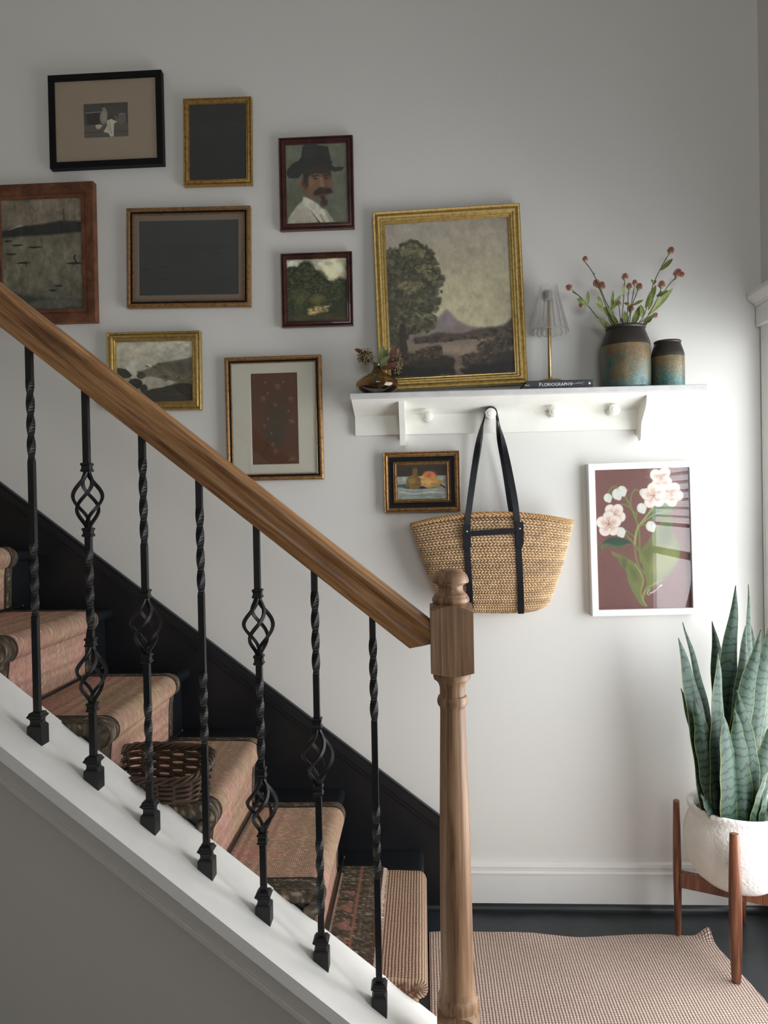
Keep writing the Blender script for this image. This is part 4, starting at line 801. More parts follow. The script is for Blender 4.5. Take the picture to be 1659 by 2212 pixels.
FL = [ # stem base px on the rim, control px, heads [(px,dir px,size)], leaves [(base,tip,width)]
 ('longest left stem with a small bud at its tip', [(1325, 712), (1316, 680), (1285, 598), (1264, 566)], [((1264, 561), (0, -1), .0085)], [((1300, 668), (1292, 640), .013), ((1306, 676), (1288, 655), .010), ((1284, 594), (1282, 590), .004)]),
 ('low left stem with pointed pink head reaching out over the lamp', [(1312, 712), (1293, 688), (1270, 660), (1252, 640), (1236, 630)], [((1231, 622), (-1.2, -.8), .0105), ((1257, 660), (-.6, -.4), .008)], [((1268, 662), (1270, 628), .011), ((1266, 660), (1246, 645), .014), ((1313, 712), (1292, 685), .014)]),
 ('left stem with two pink heads pressed together', [(1335, 712), (1325, 680), (1310, 655), (1300, 630)], [((1289, 614), (-.3, -1), .0115), ((1299, 620), (.1, -1), .0125)], [((1326, 675), (1300, 665), .014), ((1320, 668), (1324, 628), .011), ((1322, 668), (1340, 638), .013), ((1340, 708), (1300, 666), .013), ((1328, 712), (1312, 678), .012)]),
 ('thin stem with a green based bud', [(1338, 712), (1340, 690), (1338, 668)], [((1337, 657), (0, -1), .007)], []),
 ('middle left stem with a dark pink bud', [(1342, 712), (1346, 660), (1349, 620), (1350, 612)], [((1350, 600), (0, -1), .0105)], [((1348, 655), (1362, 660), .009), ((1345, 640), (1347, 612), .009)]),
 ('middle stem with a round bud', [(1352, 712), (1356, 670), (1357, 632)], [((1359, 620), (0, -1), .0095)], [((1352, 705), (1349, 672), .017)]),
 ('middle right stem with a spiky bud', [(1357, 712), (1362, 670), (1369, 625)], [((1371, 612), (0, -1), .0085)], [((1364, 708), (1383, 660), .019)]),
 ('middle stem bearing two bright pink heads', [(1360, 712), (1366, 660), (1375, 635)], [((1380, 621), (.3, -1), .0105), ((1362, 668), (0, -1), .0105)], [((1366, 660), (1390, 648), .009), ((1350, 700), (1340, 688), .012)]),
 ('tall right stem with pink head above a broad leaf', [(1385, 712), (1392, 680), (1412, 612), (1440, 556)], [((1448, 543), (.4, -1), .0105)], [((1427, 584), (1453, 559), .014), ((1388, 690), (1384, 658), .014), ((1394, 665), (1417, 616), .018), ((1412, 615), (1406, 604), .007), ((1412, 615), (1416, 604), .007)]),
 ('right stem with a big double pink head', [(1388, 712), (1402, 680), (1440, 622), (1455, 604)], [((1463, 593), (.3, -1), .0135), ((1471, 594), (.8, -.6), .0085)], [((1400, 680), (1453, 623), .020), ((1390, 700), (1412, 680), .014), ((1418, 640), (1446, 628), .013)]),
 ('right stem with an upright pink head', [(1382, 712), (1395, 690), (1420, 645), (1428, 628)], [((1429, 617), (0, -1), .0115)], [((1400, 670), (1410, 638), .011)]),
 ('short right stem with a single low pink bud', [(1390, 712), (1402, 696), (1408, 690)], [((1414, 682), (.7, -.7), .008)], [((1384, 712), (1400, 688), .012)])]
rs = random.Random(11)
for i, (lab, stem, heads, leaves) in enumerate(FL):
    dy = rs.uniform(-.025, .02); yy = jy+dy; P = [PY(u, v, yy) for u, v in stem]
    P[0] = Vector((cx1+(P[0].x-cx1)*.75, jy+dy*.6, top1-.004)); root = Vector((cx1+(P[0].x-cx1)*-.3, jy-dy*.3, SZ+.03))
    t = T('flower_stem', lab+' in the large jar', 'flowers', root)
    pts = smoothpts([root]+P, 5); t.add('stem', tube(pts, .0012, 6), MST, smooth=180)
    for (hu, hv), (dx, dv), s in heads:
        c = PY(hu, hv, yy); d = (dx, -.15, -dv); pet, core = fhead(c, d, s, rs)
        j = min(pts, key=lambda p: (p-c).length); 
        if (j-c).length > s*1.1: t.add('stem', tube([min(pts, key=lambda p: abs((p-c).length-.03)), c-Vector(d).normalized()*s*.5], .0010, 5), MST)
        o = t.add('flower_head', core, MBG, smooth=180); t.add('petals', pet, MPK, parent=o, kind='stuff')
    for (bu, bv), (tu, tv), wd in leaves:
        lm, uv = leafmesh(PY(bu, bv, yy), PY(tu, tv, yy-.006), wd, (0, -.005, 0), nrm=(rs.uniform(-.5, .5), -1, rs.uniform(-.3, .3))); t.add('leaf', lm, MLF, smooth=60, uv=uv)
# ------------------------------------------------------------------ woven tote hanging from the second peg
MJ, nt, b = nodes('braided_jute'); a = ND(nt, 'VertexColor', layer_name='Col'); v = mapping(nt); n = noise(nt, v, 520, 3)
L(nt, mixc(nt, .6, a.outputs[0], ramp(nt, n, [(.3, (.55, .5, .45)), (.7, (1, 1, 1))]), 'MULTIPLY'), b.inputs['Base Color']); b.inputs['Roughness'].default_value = .85; bump(nt, b, n, .5, .001)
tl, trr = PY(888, 1140, -.07), PY(1238, 1124, -.07); tcx = (tl.x+trr.x)/2; A_ = (trr.x-tl.x)/2; ztop = (tl.z+trr.z)/2; zbot = PY(1100, 1327, -.09).z
peg = PY(1060, 893, -.05)
t = T('tote_bag', 'braided jute tote bag with black leather straps hanging from a shelf peg', 'bag', (tcx, -.05, zbot))
NR, NSt = 19, 44
nu, nv = NSt*10*2, NR*10; Vv = np.zeros((nv+1, nu, 3)); Cc = np.ones((nv+1, nu, 4)); rsn = np.random.RandomState(5)
rowc = rsn.rand(NR+1)*.3+.85; stc = rsn.rand(NR+2, NSt*2+2)
un = np.arange(nu)/nu; ta = np.linspace(0, 2*PI, 4001); ex_ = A_*np.sign(np.cos(ta))*np.abs(np.cos(ta))**.75; ey_ = .045*np.sign(np.sin(ta))*np.abs(np.sin(ta))**.8
sa = np.concatenate([[0], np.cumsum(np.hypot(np.diff(ex_), np.diff(ey_)))]); aa = np.interp(un*sa[-1], sa, ta)
for j in range(nv+1):
    f = j/nv; row = min(NR-1, int(f*NR)); rf = f*NR-row      # f 0 bottom .. 1 top
    half = A_*(.56+.44*f**.66) if f > .14 else A_*(.56+.44*.14**.66)*(.52+.48*math.sqrt(max(0, 1-(1-f/.14)**2)))
    dep = .030+.018*math.sin(PI*min(1, f*.8+.1)); 
    if f < .12: dep *= .3+.7*math.sqrt(max(0, 1-(1-f/.12)**2))
    if f > .93: dep *= 1.0
    cx_ = np.sign(np.cos(aa))*np.abs(np.cos(aa))**.75; sy_ = np.sign(np.sin(aa))*np.abs(np.sin(aa))**.8
    # chevron stitches: two strands per row leaning opposite ways
    ph = un*NSt*2*1.0; sgn = 1 if rf < .5 else -1; hh = (rf*2) % 1; s_ = (ph+sgn*hh*.9+row*.37) % 1
    hgt = np.abs(np.sin(PI*s_))**.6*math.sin(PI*hh)**.5
    disp = -.0028+.0058*hgt+.0006*rsn.rand(nu)
    x = half*cx_; z = zbot+(ztop-zbot)*f+ (.030*(f**2)*(1-(x/max(half, 1e-5))**2)) + .012*(1-f)**2*(x/A_)**2
    Vv[j, :, 0] = tcx+x+disp*cx_*.7+ .008*(1-f); Vv[j, :, 1] = -.066+(dep*sy_)+disp*sy_*1.0; Vv[j, :, 2] = z
    cb = rowc[row]*(.8+.35*stc[row, (ph+row*.37+sgn*hh*.9).astype(int) % (NSt*2)])*(.26+.80*hgt); base = np.array(lin((244, 206, 160)))
    Cc[j, :, :3] = np.clip(base[None]*cb[:, None], 0, 1)
Fa = []
for j in range(nv):
    k = np.arange(nu); Fa += np.stack([j*nu+k, j*nu+(k+1) % nu, (j+1)*nu+(k+1) % nu, (j+1)*nu+k], 1).tolist()
Fa.append(list(range(nu))[::-1])
t.add('woven_body', (Vv.reshape(-1, 3).tolist(), Fa), MJ, smooth=180, col=Cc.reshape(-1, 4))
# braided rim: two strands twisting around the opening
def toprim(a): 
    cx_ = math.copysign(abs(math.cos(a))**.75, math.cos(a)); sy_ = math.copysign(abs(math.sin(a))**.8, math.sin(a)); x = A_*cx_
    return Vector((tcx+x, -.066+.0405*sy_, ztop+.030*(1-cx_*cx_)+.002))
for s_ in (0, PI):
    pts = []; N_ = 900
    for k in range(N_+1):
        a = 2*PI*k/N_; p = toprim(a); q = a*70+s_; pts.append(p+Vector((0, math.cos(q)*.0026, math.sin(q)*.0026)))
    V_, F_ = tube(pts, .0032, 6, caps=False); cc = np.ones((len(V_), 4)); cc[:, :3] = np.array(lin((206, 160, 104)))*(.75+.35*rsn.rand(len(V_), 1)); t.add('braided_rim', (V_, F_), MJ, smooth=180, col=cc)
t.add('lining', (lambda P: (P, [tuple(range(len(P)))]))([tuple(toprim(2*PI*k/60)-Vector((0, 0, .012))) for k in range(60)]), plain('lining_dark', lin((90, 70, 50)), .9))
def ribbon(pts, nrms, wd, th):
    V, Fa = [], []
    pts = [Vector(p) for p in pts]; m = len(pts)
    for i, p in enumerate(pts):
        tg = (pts[min(i+1, m-1)]-pts[max(i-1, 0)]).normalized(); nn = Vector(nrms[i]); nn = (nn-tg*nn.dot(tg)).normalized(); sd = tg.cross(nn)
        for a_s, b_s in ((-1, -1), (-.9, 1), (.9, 1), (1, -1)): V.append(p+sd*wd/2*a_s+nn*th/2*b_s)
    for i in range(m-1):
        for k in range(4): Fa.append((i*4+k, i*4+(k+1) % 4, (i+1)*4+(k+1) % 4, (i+1)*4+k))
    Fa += [(3, 2, 1, 0), tuple(range(len(V)-4, len(V)))]; return V, Fa
for front in (1, 0):
    ysur = -.112 if front else -.022; yp = -.064 if front else -.046; sg = -1 if front else 1
    L0 = PY(1016, 1320, -.11); L1 = PY(1008, 1150, -.11); R0 = PY(1126, 1322, -.11); R1 = PY(1117, 1135, -.11); dx = 0 if front else .006
    ctl = [Vector((L0.x, ysur+.006, zbot+.004)), Vector((L0.x-.001, ysur-.004, zbot+.06)), Vector((L1.x+.002, ysur-.004, zbot+.16)), Vector((L1.x, ysur-.001, L1.z)), Vector((PY(1014, 1090, -.1).x+dx, ysur*.9+yp*.1, PY(1014, 1090, -.1).z)), Vector((PY(1026, 1000, -.08).x+dx, (ysur+yp)/2, PY(1026, 1000, -.08).z)), Vector((PY(1038, 930, -.07).x+dx, yp, PY(1038, 930, -.07).z))]
    arc = [peg+Vector((-.0165*math.cos(a), 0, .0165*math.sin(a))) for a in [PI*k/8 for k in range(0, 9)]]; arc = [Vector((p.x, yp, p.z)) for p in arc]
    ctr = [Vector((PY(1082, 930, -.07).x-dx, yp, PY(1082, 930, -.07).z)), Vector((PY(1098, 1010, -.08).x-dx, (ysur+yp)/2, PY(1098, 1010, -.08).z)), Vector((PY(1112, 1085, -.1).x-dx, ysur*.9+yp*.1, PY(1112, 1085, -.1).z)), Vector((R1.x, ysur-.001, R1.z)), Vector((R0.x-.004, ysur-.004, zbot+.16)), Vector((R0.x-.001, ysur-.004, zbot+.06)), Vector((R0.x, ysur+.006, zbot+.004))]
    pts = smoothpts(ctl+arc+ctr, 4); nr = []
    for p in pts:
        f = min(1, max(0, (p.z-(L1.z+.02))/(peg.z-.02-L1.z-.02))); f = max(0, (f-.45)/.55)**2
        rad = Vector((p.x-peg.x, 0, .35*(p.z-peg.z)+.012)).normalized(); n1 = Vector((0, sg, 0)); nr.append(n1*(1-f)+rad*f*1.2)
    wdt = .0185 if front else .0165
    t.add('strap', ribbon(pts, nr, wdt, .0028), MLEA, smooth=40)
ya = -.1165
for (X_, Zt) in ((PY(1008, 1133, ya).x, PY(1008, 1133, ya).z), (PY(1122, 1127, ya).x, PY(1122, 1127, ya).z)):
    o = t.add('strap_tab', prism([(X_-.0115, Zt), (X_+.0115, Zt), (X_+.0115, Zt-.062), (X_+.005, Zt-.080), (X_-.002, Zt-.082), (X_-.0115, Zt-.070)], 'y', ya-.0025, ya+.001), MLEA)
    t.add('strap_loop', box(X_-.0125, X_+.0125, ya-.005, ya+.001, Zt-.036, Zt-.030, .0008), MLEA, parent=o)
    t.add('rivet', xf(lathe([(0, .0018), (.0018, .0014), (.0028, 0)], 14), Matrix.Translation((X_, ya-.0026, Zt-.020)) @ Matrix.Rotation(PI/2, 4, 'X')), plain('nickel', (.7, .68, .62), .25, 1), smooth=60, parent=o, label='round nickel rivet')
cb0, cb1 = PY(1014, 1153, ya), PY(1118, 1146, ya)
t.add('cross_strap', ribbon([cb0, cb0.lerp(cb1, .5)+Vector((0, -.002, 0)), cb1], [(0, -1, 0)]*3, .0165, .0028), MLEA)
# ------------------------------------------------------------------ stair carpets
def sisalmat(name, ca, cb_, pu, pv, bs=.9, sw=False):
    m, nt, b = nodes(name); tc = ND(nt, 'TexCoord'); sp = ND(nt, 'SeparateXYZ'); L(nt, tc.outputs['UV'], sp.inputs[0])
    v = mapping(nt); wob = math_(nt, 'MULTIPLY', math_(nt, 'SUBTRACT', noise(nt, v, 18, 3), .5), .35)
    u = math_(nt, 'ADD', math_(nt, 'DIVIDE', sp.outputs[1 if sw else 0], pu), wob); w_ = math_(nt, 'ADD', math_(nt, 'DIVIDE', sp.outputs[0 if sw else 1], pv), math_(nt, 'MULTIPLY', math_(nt, 'SUBTRACT', noise(nt, v, 40, 2), .5), .8))
    hu = math_(nt, 'ABSOLUTE', math_(nt, 'SINE', math_(nt, 'MULTIPLY', u, PI))); hv = math_(nt, 'ABSOLUTE', math_(nt, 'SINE', math_(nt, 'MULTIPLY', w_, PI)))
    h = math_(nt, 'MULTIPLY', math_(nt, 'POWER', hu, .7), math_(nt, 'ADD', .12, math_(nt, 'MULTIPLY', math_(nt, 'POWER', hv, .7), .88)))
    n = noise(nt, v, 300, 3); hh = math_(nt, 'ADD', h, math_(nt, 'MULTIPLY', n, .35)); big = noise(nt, v, 5, 4)
    c = ramp(nt, h, [(.25, ca), (.75, cb_)]); c = mixc(nt, .5, c, ramp(nt, n, [(.3, (.62, .58, .55)), (.7, (1, 1, 1))]), 'MULTIPLY'); c = mixc(nt, .6, c, ramp(nt, big, [(.3, (.8, .78, .78)), (.7, (1, 1, 1))]), 'MULTIPLY')
    L(nt, c, b.inputs['Base Color']); b.inputs['Roughness'].default_value = .9; b.inputs['Specular IOR Level'].default_value = .2; bump(nt, b, hh, bs, .003); return m
MSIS = sisalmat('sisal_weave', lin((122, 84, 68)), lin((226, 196, 166)), .0078, .0056, sw=True)
MRUG = sisalmat('sisal_rug_weave', lin((150, 118, 106)), lin((238, 220, 204)), .0078, .0062)
def path_steps(k0, xs, k1, off):
    """stair profile hugging the treads, going up: starts on tread k0 at x=xs"""
    P = [(xs, RISE*k0+off)]; r = TH/2+off
    for k in range(k0+1, k1+1):
        nx = nosex(k); rx = nx-.028+off+.002
        P += [(rx+.010, RISE*(k-1)+off), (rx+.003, RISE*(k-1)+off+.003), (rx, RISE*(k-1)+off+.012), (rx+.002, RISE*k-TH-.045), (rx+.006, RISE*k-TH-.012)]
        P += [(nx-TH/2+r*math.cos(a), RISE*k-TH/2+r*math.sin(a)) for a in [-.9+(PI/2+.9)*j/7 for j in range(8)]]
    P.append((nosex(k1)-.2, RISE*k1+off)); return P
def resample(P, st_):
    P = [Vector((p[0], 0, p[1])) for p in P]; out = [P[0]]; S = [0]
    for a, b in zip(P, P[1:]):
        d = (b-a).length; n = max(1, int(d/st_))
        for k in range(1, n+1): out.append(a.lerp(b, k/n)); S.append(S[-1]+d/n)
    return out, S
def sweep(P, ys, yf, thick, name, drape=True):       # yf(i, j) -> extra offsets; returns closed slab verts, faces, uv
    pts, S = resample(P, .006); n, m = len(pts), len(ys); V, uv = [], []
    for lay in (0, 1):
        for i, p in enumerate(pts):
            tg = (pts[min(i+1, n-1)]-pts[max(i-1, 0)]).normalized(); nn = Vector((tg.z, 0, -tg.x)) if 1 else None
            if nn.x*1+nn.z < 0 and nn.z < 0: nn = -nn
            nn = Vector((tg.z, 0, -tg.x))
            if nn.z < 0 or (abs(nn.z) < 1e-6 and nn.x < 0): nn = -nn if nn.x <= 0.2 else nn
            for j, y in enumerate(ys):
                e = min(j, m-1-j); dz = 0 if e > 1 else -(2-e)*.0012
                lip = -((5-j)/5)**1.7*.027 if j < 5 else 0
                q = p+nn*lip*.9+(nn*(-thick) if lay else nn*dz); V.append((q.x, y+yf(S[i], j/(m-1)), q.z)); uv.append((y, S[i]))
    Fa = []
    def fc(a, b, c, d): Fa.append((a, b, c, d))
    N = n*m
    i = (np.arange(n-1)[:, None]*m+np.arange(m-1)).ravel()
    Fa += np.stack([i, i+1, i+m+1, i+m], 1).tolist(); Fa += np.stack([N+i, N+i+m, N+i+m+1, N+i+1], 1).tolist()
    for i in range(n-1): Fa += [(i*m, (i+1)*m, N+(i+1)*m, N+i*m), (i*m+m-1, N+i*m+m-1, N+(i+1)*m+m-1, (i+1)*m+m-1)]
    for j in range(m-1): Fa += [(j, N+j, N+j+1, j+1), ((n-1)*m+j, (n-1)*m+j+1, N+(n-1)*m+j+1, N+(n-1)*m+j)]
    return V, Fa, uv, S, n, m
# bottom step: sisal wrapped over tread 1 and riser 1
P = [(X0-.026+.009, .010), (X0-.026+.008, RISE-TH-.02), (X0-.020+.008, RISE-TH-.006)]
r_ = TH/2+.008; P += [(X0-TH/2+r_*math.cos(a), RISE-TH/2+r_*math.sin(a)) for a in [-.9+(PI/2+.9)*j/7 for j in range(8)]]; P.append((nosex(2)-.026, RISE+.008))
ys = np.concatenate([-.6555+.004*np.array([0, .12, .3, .55, .8]), np.linspace(-.6515, -.160, 76)])
V, Fa, uv, S, n, m = sweep(P, ys, lambda s, j: .0012*math.sin(s*50), .0075, 's')
solo('stair_carpet', (V, Fa), MSIS, 'coarse sisal carpet wrapped over the bottom step', 'carpet', smooth=60, uv=uv, org=(X0, -.16, RISE))
# the patterned runner above
rx0 = PZ(826, 1900, RISE+.016).x
P = path_steps(1, rx0, 8, .0165)
YR0, YR1 = -.650, -.158
ys = np.concatenate([YR0-.004+.004*np.array([0, .12, .3, .55, .8]), np.linspace(YR0, YR1, 119)])
V, Fa, uv, S, n, m = sweep(P, ys, lambda s, j: .003*math.sin(s*7+1)+.0015*math.sin(s*23), .008, 'r')
S = np.array(S); ST = S[-1]
YY, SS = np.meshgrid(ys, S); rsn = np.random.RandomState(8)
N1 = fbm(n, m, 10, 4, .7, 5); N2 = rsn.rand(n, m); Ns = np.repeat(rsn.rand((n+1)//2, 1), 2, 0)[:n]; Nb = fbm(n, 4, 16, 3, .6, 9).mean(1)[:, None]
tan, pink, brn = np.array((178, 150, 124.)), np.array((190, 146, 132.)), np.array((138, 108, 86.))
pk = np.clip((N1-.46)*3+.35+(Nb-.5)*2+.45*np.sin(SS/(RISE+RUN)*2*PI*1.0-1.2), 0, 1)[..., None]; C_ = tan*(1-pk*.9)+pink*pk*.9
C_ = C_*(.88+.2*N2[..., None])*(.92+.16*Ns[..., None]); fl_ = (N2 > .985)[..., None]; C_ = np.where(fl_, np.array((214, 190, 160.)), C_)
bw0 = .048; inb = (YY < YR0+bw0) | (YY > YR1-.040) | (SS < .115); din = np.array((80, 73, 64.)); pat = fbm(n, m, 60, 2, .6, 12); pat2 = (np.sin(SS*260)*np.sin(YY*240+2*np.sin(SS*90)))
Bc = din*(.75+.5*pat[..., None])+np.where((pat2 > .45)[..., None], np.array((26, 23, 18.)), 0)+np.where(((N2 > .86) & (pat > .5))[..., None], np.array((64, 58, 50.)), 0)
C_ = np.where(inb[..., None], Bc, C_)
for yb_ in (YR0+bw0, YR1-.040): C_ = np.where((np.abs(YY-yb_) < .0025)[..., None] & (SS > .11)[..., None], np.array((60, 46, 36.)), C_)
ed = (((YY > YR0-.0006) & (YY < YR0+.003)) | (YY > YR1-.005))[..., None]; C_ = np.where(ed, np.array((112, 94, 74.)), C_)
q = SS; e1 = (np.abs(q-.062) < .0015); C_ = np.where(e1[..., None], np.array((150, 104, 86.)), C_); e1 = (np.abs(q-.005) < .002); C_ = np.where(e1[..., None], np.array((96, 70, 58.)), C_)
tri = ((q > .068) & (q < .115)); tt = ((YY*1.0/.085) % 1); C_ = np.where((tri & (np.abs(tt-.5)*2*.047 < (.115-q)*.75) & (YY < -.3))[..., None], np.array((150, 112, 98.))*(.8+.3*N2[..., None]), C_)
sc_ = (np.abs((q-.033)-.012*np.sin(YY*190)) < .003) & (q < .058); C_ = np.where(sc_[..., None], np.array((112, 98, 78.)), C_)
cl = np.clip(C_/255, 0, 1)**2.2; full = np.ones((2, n, m, 4)); full[0, ..., :3] = cl; full[1, ..., :3] = np.array((.05, .042, .034))
MRUN, nt, b = nodes('woven_runner'); a = ND(nt, 'VertexColor', layer_name='Col'); tc = ND(nt, 'TexCoord'); sp = ND(nt, 'SeparateXYZ'); L(nt, tc.outputs['UV'], sp.inputs[0]); v = mapping(nt)
rib = math_(nt, 'ABSOLUTE', math_(nt, 'SINE', math_(nt, 'ADD', math_(nt, 'MULTIPLY', sp.outputs[0], PI/.0046), math_(nt, 'MULTIPLY', noise(nt, v, 20, 2), 3.))))
rb2 = math_(nt, 'ABSOLUTE', math_(nt, 'SINE', math_(nt, 'MULTIPLY', sp.outputs[1], PI/.005))); n_ = noise(nt, v, 420, 3)
hgt = math_(nt, 'ADD', math_(nt, 'MULTIPLY', rib, math_(nt, 'ADD', .5, math_(nt, 'MULTIPLY', rb2, .5))), math_(nt, 'MULTIPLY', n_, .5)); c = mixc(nt, .7, a.outputs[0], ramp(nt, hgt, [(.25, (.60, .57, .55)), (.9, (1.15, 1.14, 1.13))]), 'MULTIPLY')
L(nt, c, b.inputs['Base Color']); b.inputs['Roughness'].default_value = .92; b.inputs['Specular IOR Level'].default_value = .15; bump(nt, b, hgt, .6, .0022)
rn = T('stair_runner', 'faded pink and tan patterned runner with dark borders going up the stairs', 'carpet', (rx0, YR1, RISE))
rn.add('woven_field', (V, Fa), MRUN, smooth=60, uv=uv, col=full.reshape(-1, 4))
fr = []; rs = random.Random(2)
for k in range(230):
    y = YR0+.004+(YR1-YR0-.008)*k/229; l = rs.uniform(.008, .014)
    fr.append(tube([(rx0-.001, y, RISE+.013), (rx0+l*.5, y+rs.uniform(-.001, .001), RISE+.0125), (rx0+l, y+rs.uniform(-.003, .003), RISE+.0092)], [.0011, .0009, .0005], 4))
rn.add('fringe', join(*fr), plain('fringe_cotton', lin((196, 176, 156)), .9, var=.2, vs=200), kind='stuff')
for k in range(2, 9):
    z = RISE*(k-1)+.028; x = nosex(k)-.028+.026
    o = solo('stair_rod', tube([(x-.002, -.645, z-.004), (x-.002, -.120, z-.004)], .0045, 10), MROD, 'thin dark stair rod holding the runner at the back of tread %s above the bottom one' % ['', 'zero', 'one', 'two', 'three', 'four', 'five', 'six'][k-1], 'stair rod', group='dark stair rods', smooth=40, org=(x, -.4, z)) if 0 else None
names_ = ['lowest tread', 'second tread from the bottom', 'third tread from the bottom', 'fourth tread from the bottom', 'fifth tread from the bottom', 'sixth tread from the bottom']
for k in range(2, 8):
    z = RISE*(k-1)+.0235; x = nosex(k)-.028+.030
    t = T('stair_rod', 'thin dark rod pinning the runner at the back of the '+names_[k-2], 'stair rod', (x, -.4, z), group='dark stair rods')
    t.add('rod', tube([(x, -.650, z), (x, -.125, z)], .0045, 10), MROD, smooth=40); t.add('end_knob', ico((x, -.122, z), .0068, 2), MROD, smooth=180)
# ------------------------------------------------------------------ floor rug
X_a, X_b = X0+.012, .80; nx_, ny_ = 110, 190
def rugp(i, j):
    f = i/(nx_-1); g = j/(ny_-1); yb_ = -.147; y = yb_-g*1.55; xr_ = .797+.035*min(1, g/.17)-.0*g; x = X_a+(xr_-X_a)*f
    if g < .3: y += (.012*math.sin(f*9+.5)-.006*f)*(1-g/.3)
    z = .007+ (.010*max(0, math.sin(f*7.5-1.2))**2*math.exp(-g*40)) + .030*math.exp(-((1-f)/.035)**2-(g/.012)**2)
    return x, y, z
V, uv = [], []
for lay in (0, 1):
    for j in range(ny_):
        for i in range(nx_):
            x, y, z = rugp(i, j); e = min(i, nx_-1-i, j); zz = z-(.0015 if e == 0 else 0)
            V.append((x, y, zz if not lay else max(.0008, z-.0062))); uv.append((x, y))
N = nx_*ny_; i = (np.arange(ny_-1)[:, None]*nx_+np.arange(nx_-1)).ravel(); Fa = np.stack([i, i+nx_, i+nx_+1, i+1], 1).tolist()+np.stack([N+i, N+i+1, N+i+nx_+1, N+i+nx_], 1).tolist()
for j in range(ny_-1): Fa += [(j*nx_, N+j*nx_, N+(j+1)*nx_, (j+1)*nx_), (j*nx_+nx_-1, (j+1)*nx_+nx_-1, N+(j+1)*nx_+nx_-1, N+j*nx_+nx_-1)]
for k in range(nx_-1): Fa += [(k, k+1, N+k+1, N+k), ((ny_-1)*nx_+k, N+(ny_-1)*nx_+k, N+(ny_-1)*nx_+k+1, (ny_-1)*nx_+k+1)]
solo('floor_rug', (V, Fa), MRUG, 'beige woven sisal rug on the dark floor by the stairs', 'rug', smooth=60, uv=uv, org=(.4, -.9, 0))
# ------------------------------------------------------------------ wicker basket on the third tread
tz = RISE*3+.0175
bk = T('wicker_basket', 'small dark brown wicker basket on the runner behind the balusters', 'basket', (-.635, -.588, tz))
def bask(a, f):      # f 0 base .. 1 rim
    hx, hy = .114+.012*f, .064+.010*f; n_ = 3.6; c, s = math.cos(a), math.sin(a); r = (abs(c)**n_+abs(s)**n_)**(-1/n_); x, y = r*c*hx, r*s*hy
    th = -.13; zz = tz+.003+.072*f+(.016*f*(y/.07)) ; return Vector((-.635+x*math.cos(th)-y*math.sin(th), -.588+x*math.sin(th)+y*math.cos(th), zz))
MWK = plain('wicker_brown', lin((76, 56, 42)), .5, var=.5, vs=30, bs=.3, bscale=200)
NS = 22
for k in range(NS):
    a = 2*PI*(k+.5)/NS; bk.add('stake', tube([bask(a, f/6) for f in range(7)], .0042, 7), MWK, smooth=180)
for r in range(8):
    f = .07+r*.105; pts = []; N_ = NS*6
    for k in range(N_+1):
        a = 2*PI*k/N_; p = bask(a, f); o_ = Vector((p.x+.635, p.y+.588, 0)).normalized(); pts.append(p+o_*.0048*math.cos(NS/2*a+(PI if r % 2 else 0)))
    bk.add('weaver', tube(pts, .0037, 7, caps=False), MWK, smooth=180)
for q in range(4):
    pts = []; N_ = 160
    for k in range(N_+1):
        a = 2*PI*k/N_; p = bask(a, .96); o_ = Vector((p.x+.635, p.y+.588, 0)).normalized(); w_ = a*9+q*PI/2; pts.append(p+o_*.0062*math.cos(w_)+Vector((0, 0, .0062*math.sin(w_))))
    bk.add('rim_cane', tube(pts, .0042, 7, caps=False), MWK, smooth=180)
bk.add('base_panel', (lambda P: (P+[(x, y, z-.003) for x, y, z in P], [tuple(range(40)), tuple(range(40, 80))[::-1]]+[(k, (k+1) % 40, 40+(k+1) % 40, 40+k) for k in range(40)]))([tuple(bask(2*PI*k/40, .02)) for k in range(40)]), MWK)
# ------------------------------------------------------------------ plant stand, pot, snake plant
PC = Vector((.856, -.212, 0)); LR = .160; ths = [155, 245, 335, 65]
t = T('plant_stand', 'walnut coloured wooden stand with four tall legs holding the white pot', 'plant stand', PC)
ltop = .395
for k, a in enumerate(ths):
    a = math.radians(a); x, y = PC.x+LR*math.cos(a), PC.y+LR*math.sin(a); zb = .0085 if k in (0, 1) else .001
    if k == 0: x += .002
    pr = [(.0105, zb), (.0125, zb+.02), (.0155, zb+.12), (.0165, .20), (.0150, .30), (.0120, ltop-.004), (.0112, ltop)]
    m = lathe([(r_*1.0, z) for r_, z in pr], 12, (0, 0, 0)); m = ([(p[0]*(1 if 1 else 0), p[1]*.72, p[2]) for p in m[0]], m[1]); m = xf(m, Matrix.Translation((x, y, 0)) @ Matrix.Rotation(a+PI/2, 4, 'Z'))
    t.add('leg', m, MWAL, smooth=50)
for k in (0, 1):
    a = math.radians(ths[k]); d = Vector((math.cos(a), math.sin(a), 0)); s_ = Vector((-d.y, d.x, 0))*.010
    P = []
    z0, z1 = (.150, .192)
    for e in (-1, 1): 
        for q in (-1, 1):
            c = PC+d*(LR-.010)*e+s_*q; P += [(c.x, c.y, z0), (c.x, c.y, z1)]
    t.add('cross_bar', (P, [(0, 1, 3, 2), (4, 6, 7, 5), (0, 4, 5, 1), (2, 3, 7, 6), (0, 2, 6, 4), (1, 5, 7, 3)]), MWAL)
pz = .193
pt = T('planter', 'rough white ceramic pot standing in the wooden stand', 'planter', (PC.x, PC.y, pz))
PR = [(0, 0), (.060, 0), (.085, .008), (.112, .030), (.132, .065), (.1405, .105), (.1400, .140), (.1330, .170), (.1250, .188), (.1230, .196), (.1260, .204), (.1300, .210), (.1310, .217), (.1270, .222), (.1200, .222), (.1130, .216), (.1110, .205), (.1180, .17), (.120, .12), (.10, .05), (0, .03)]
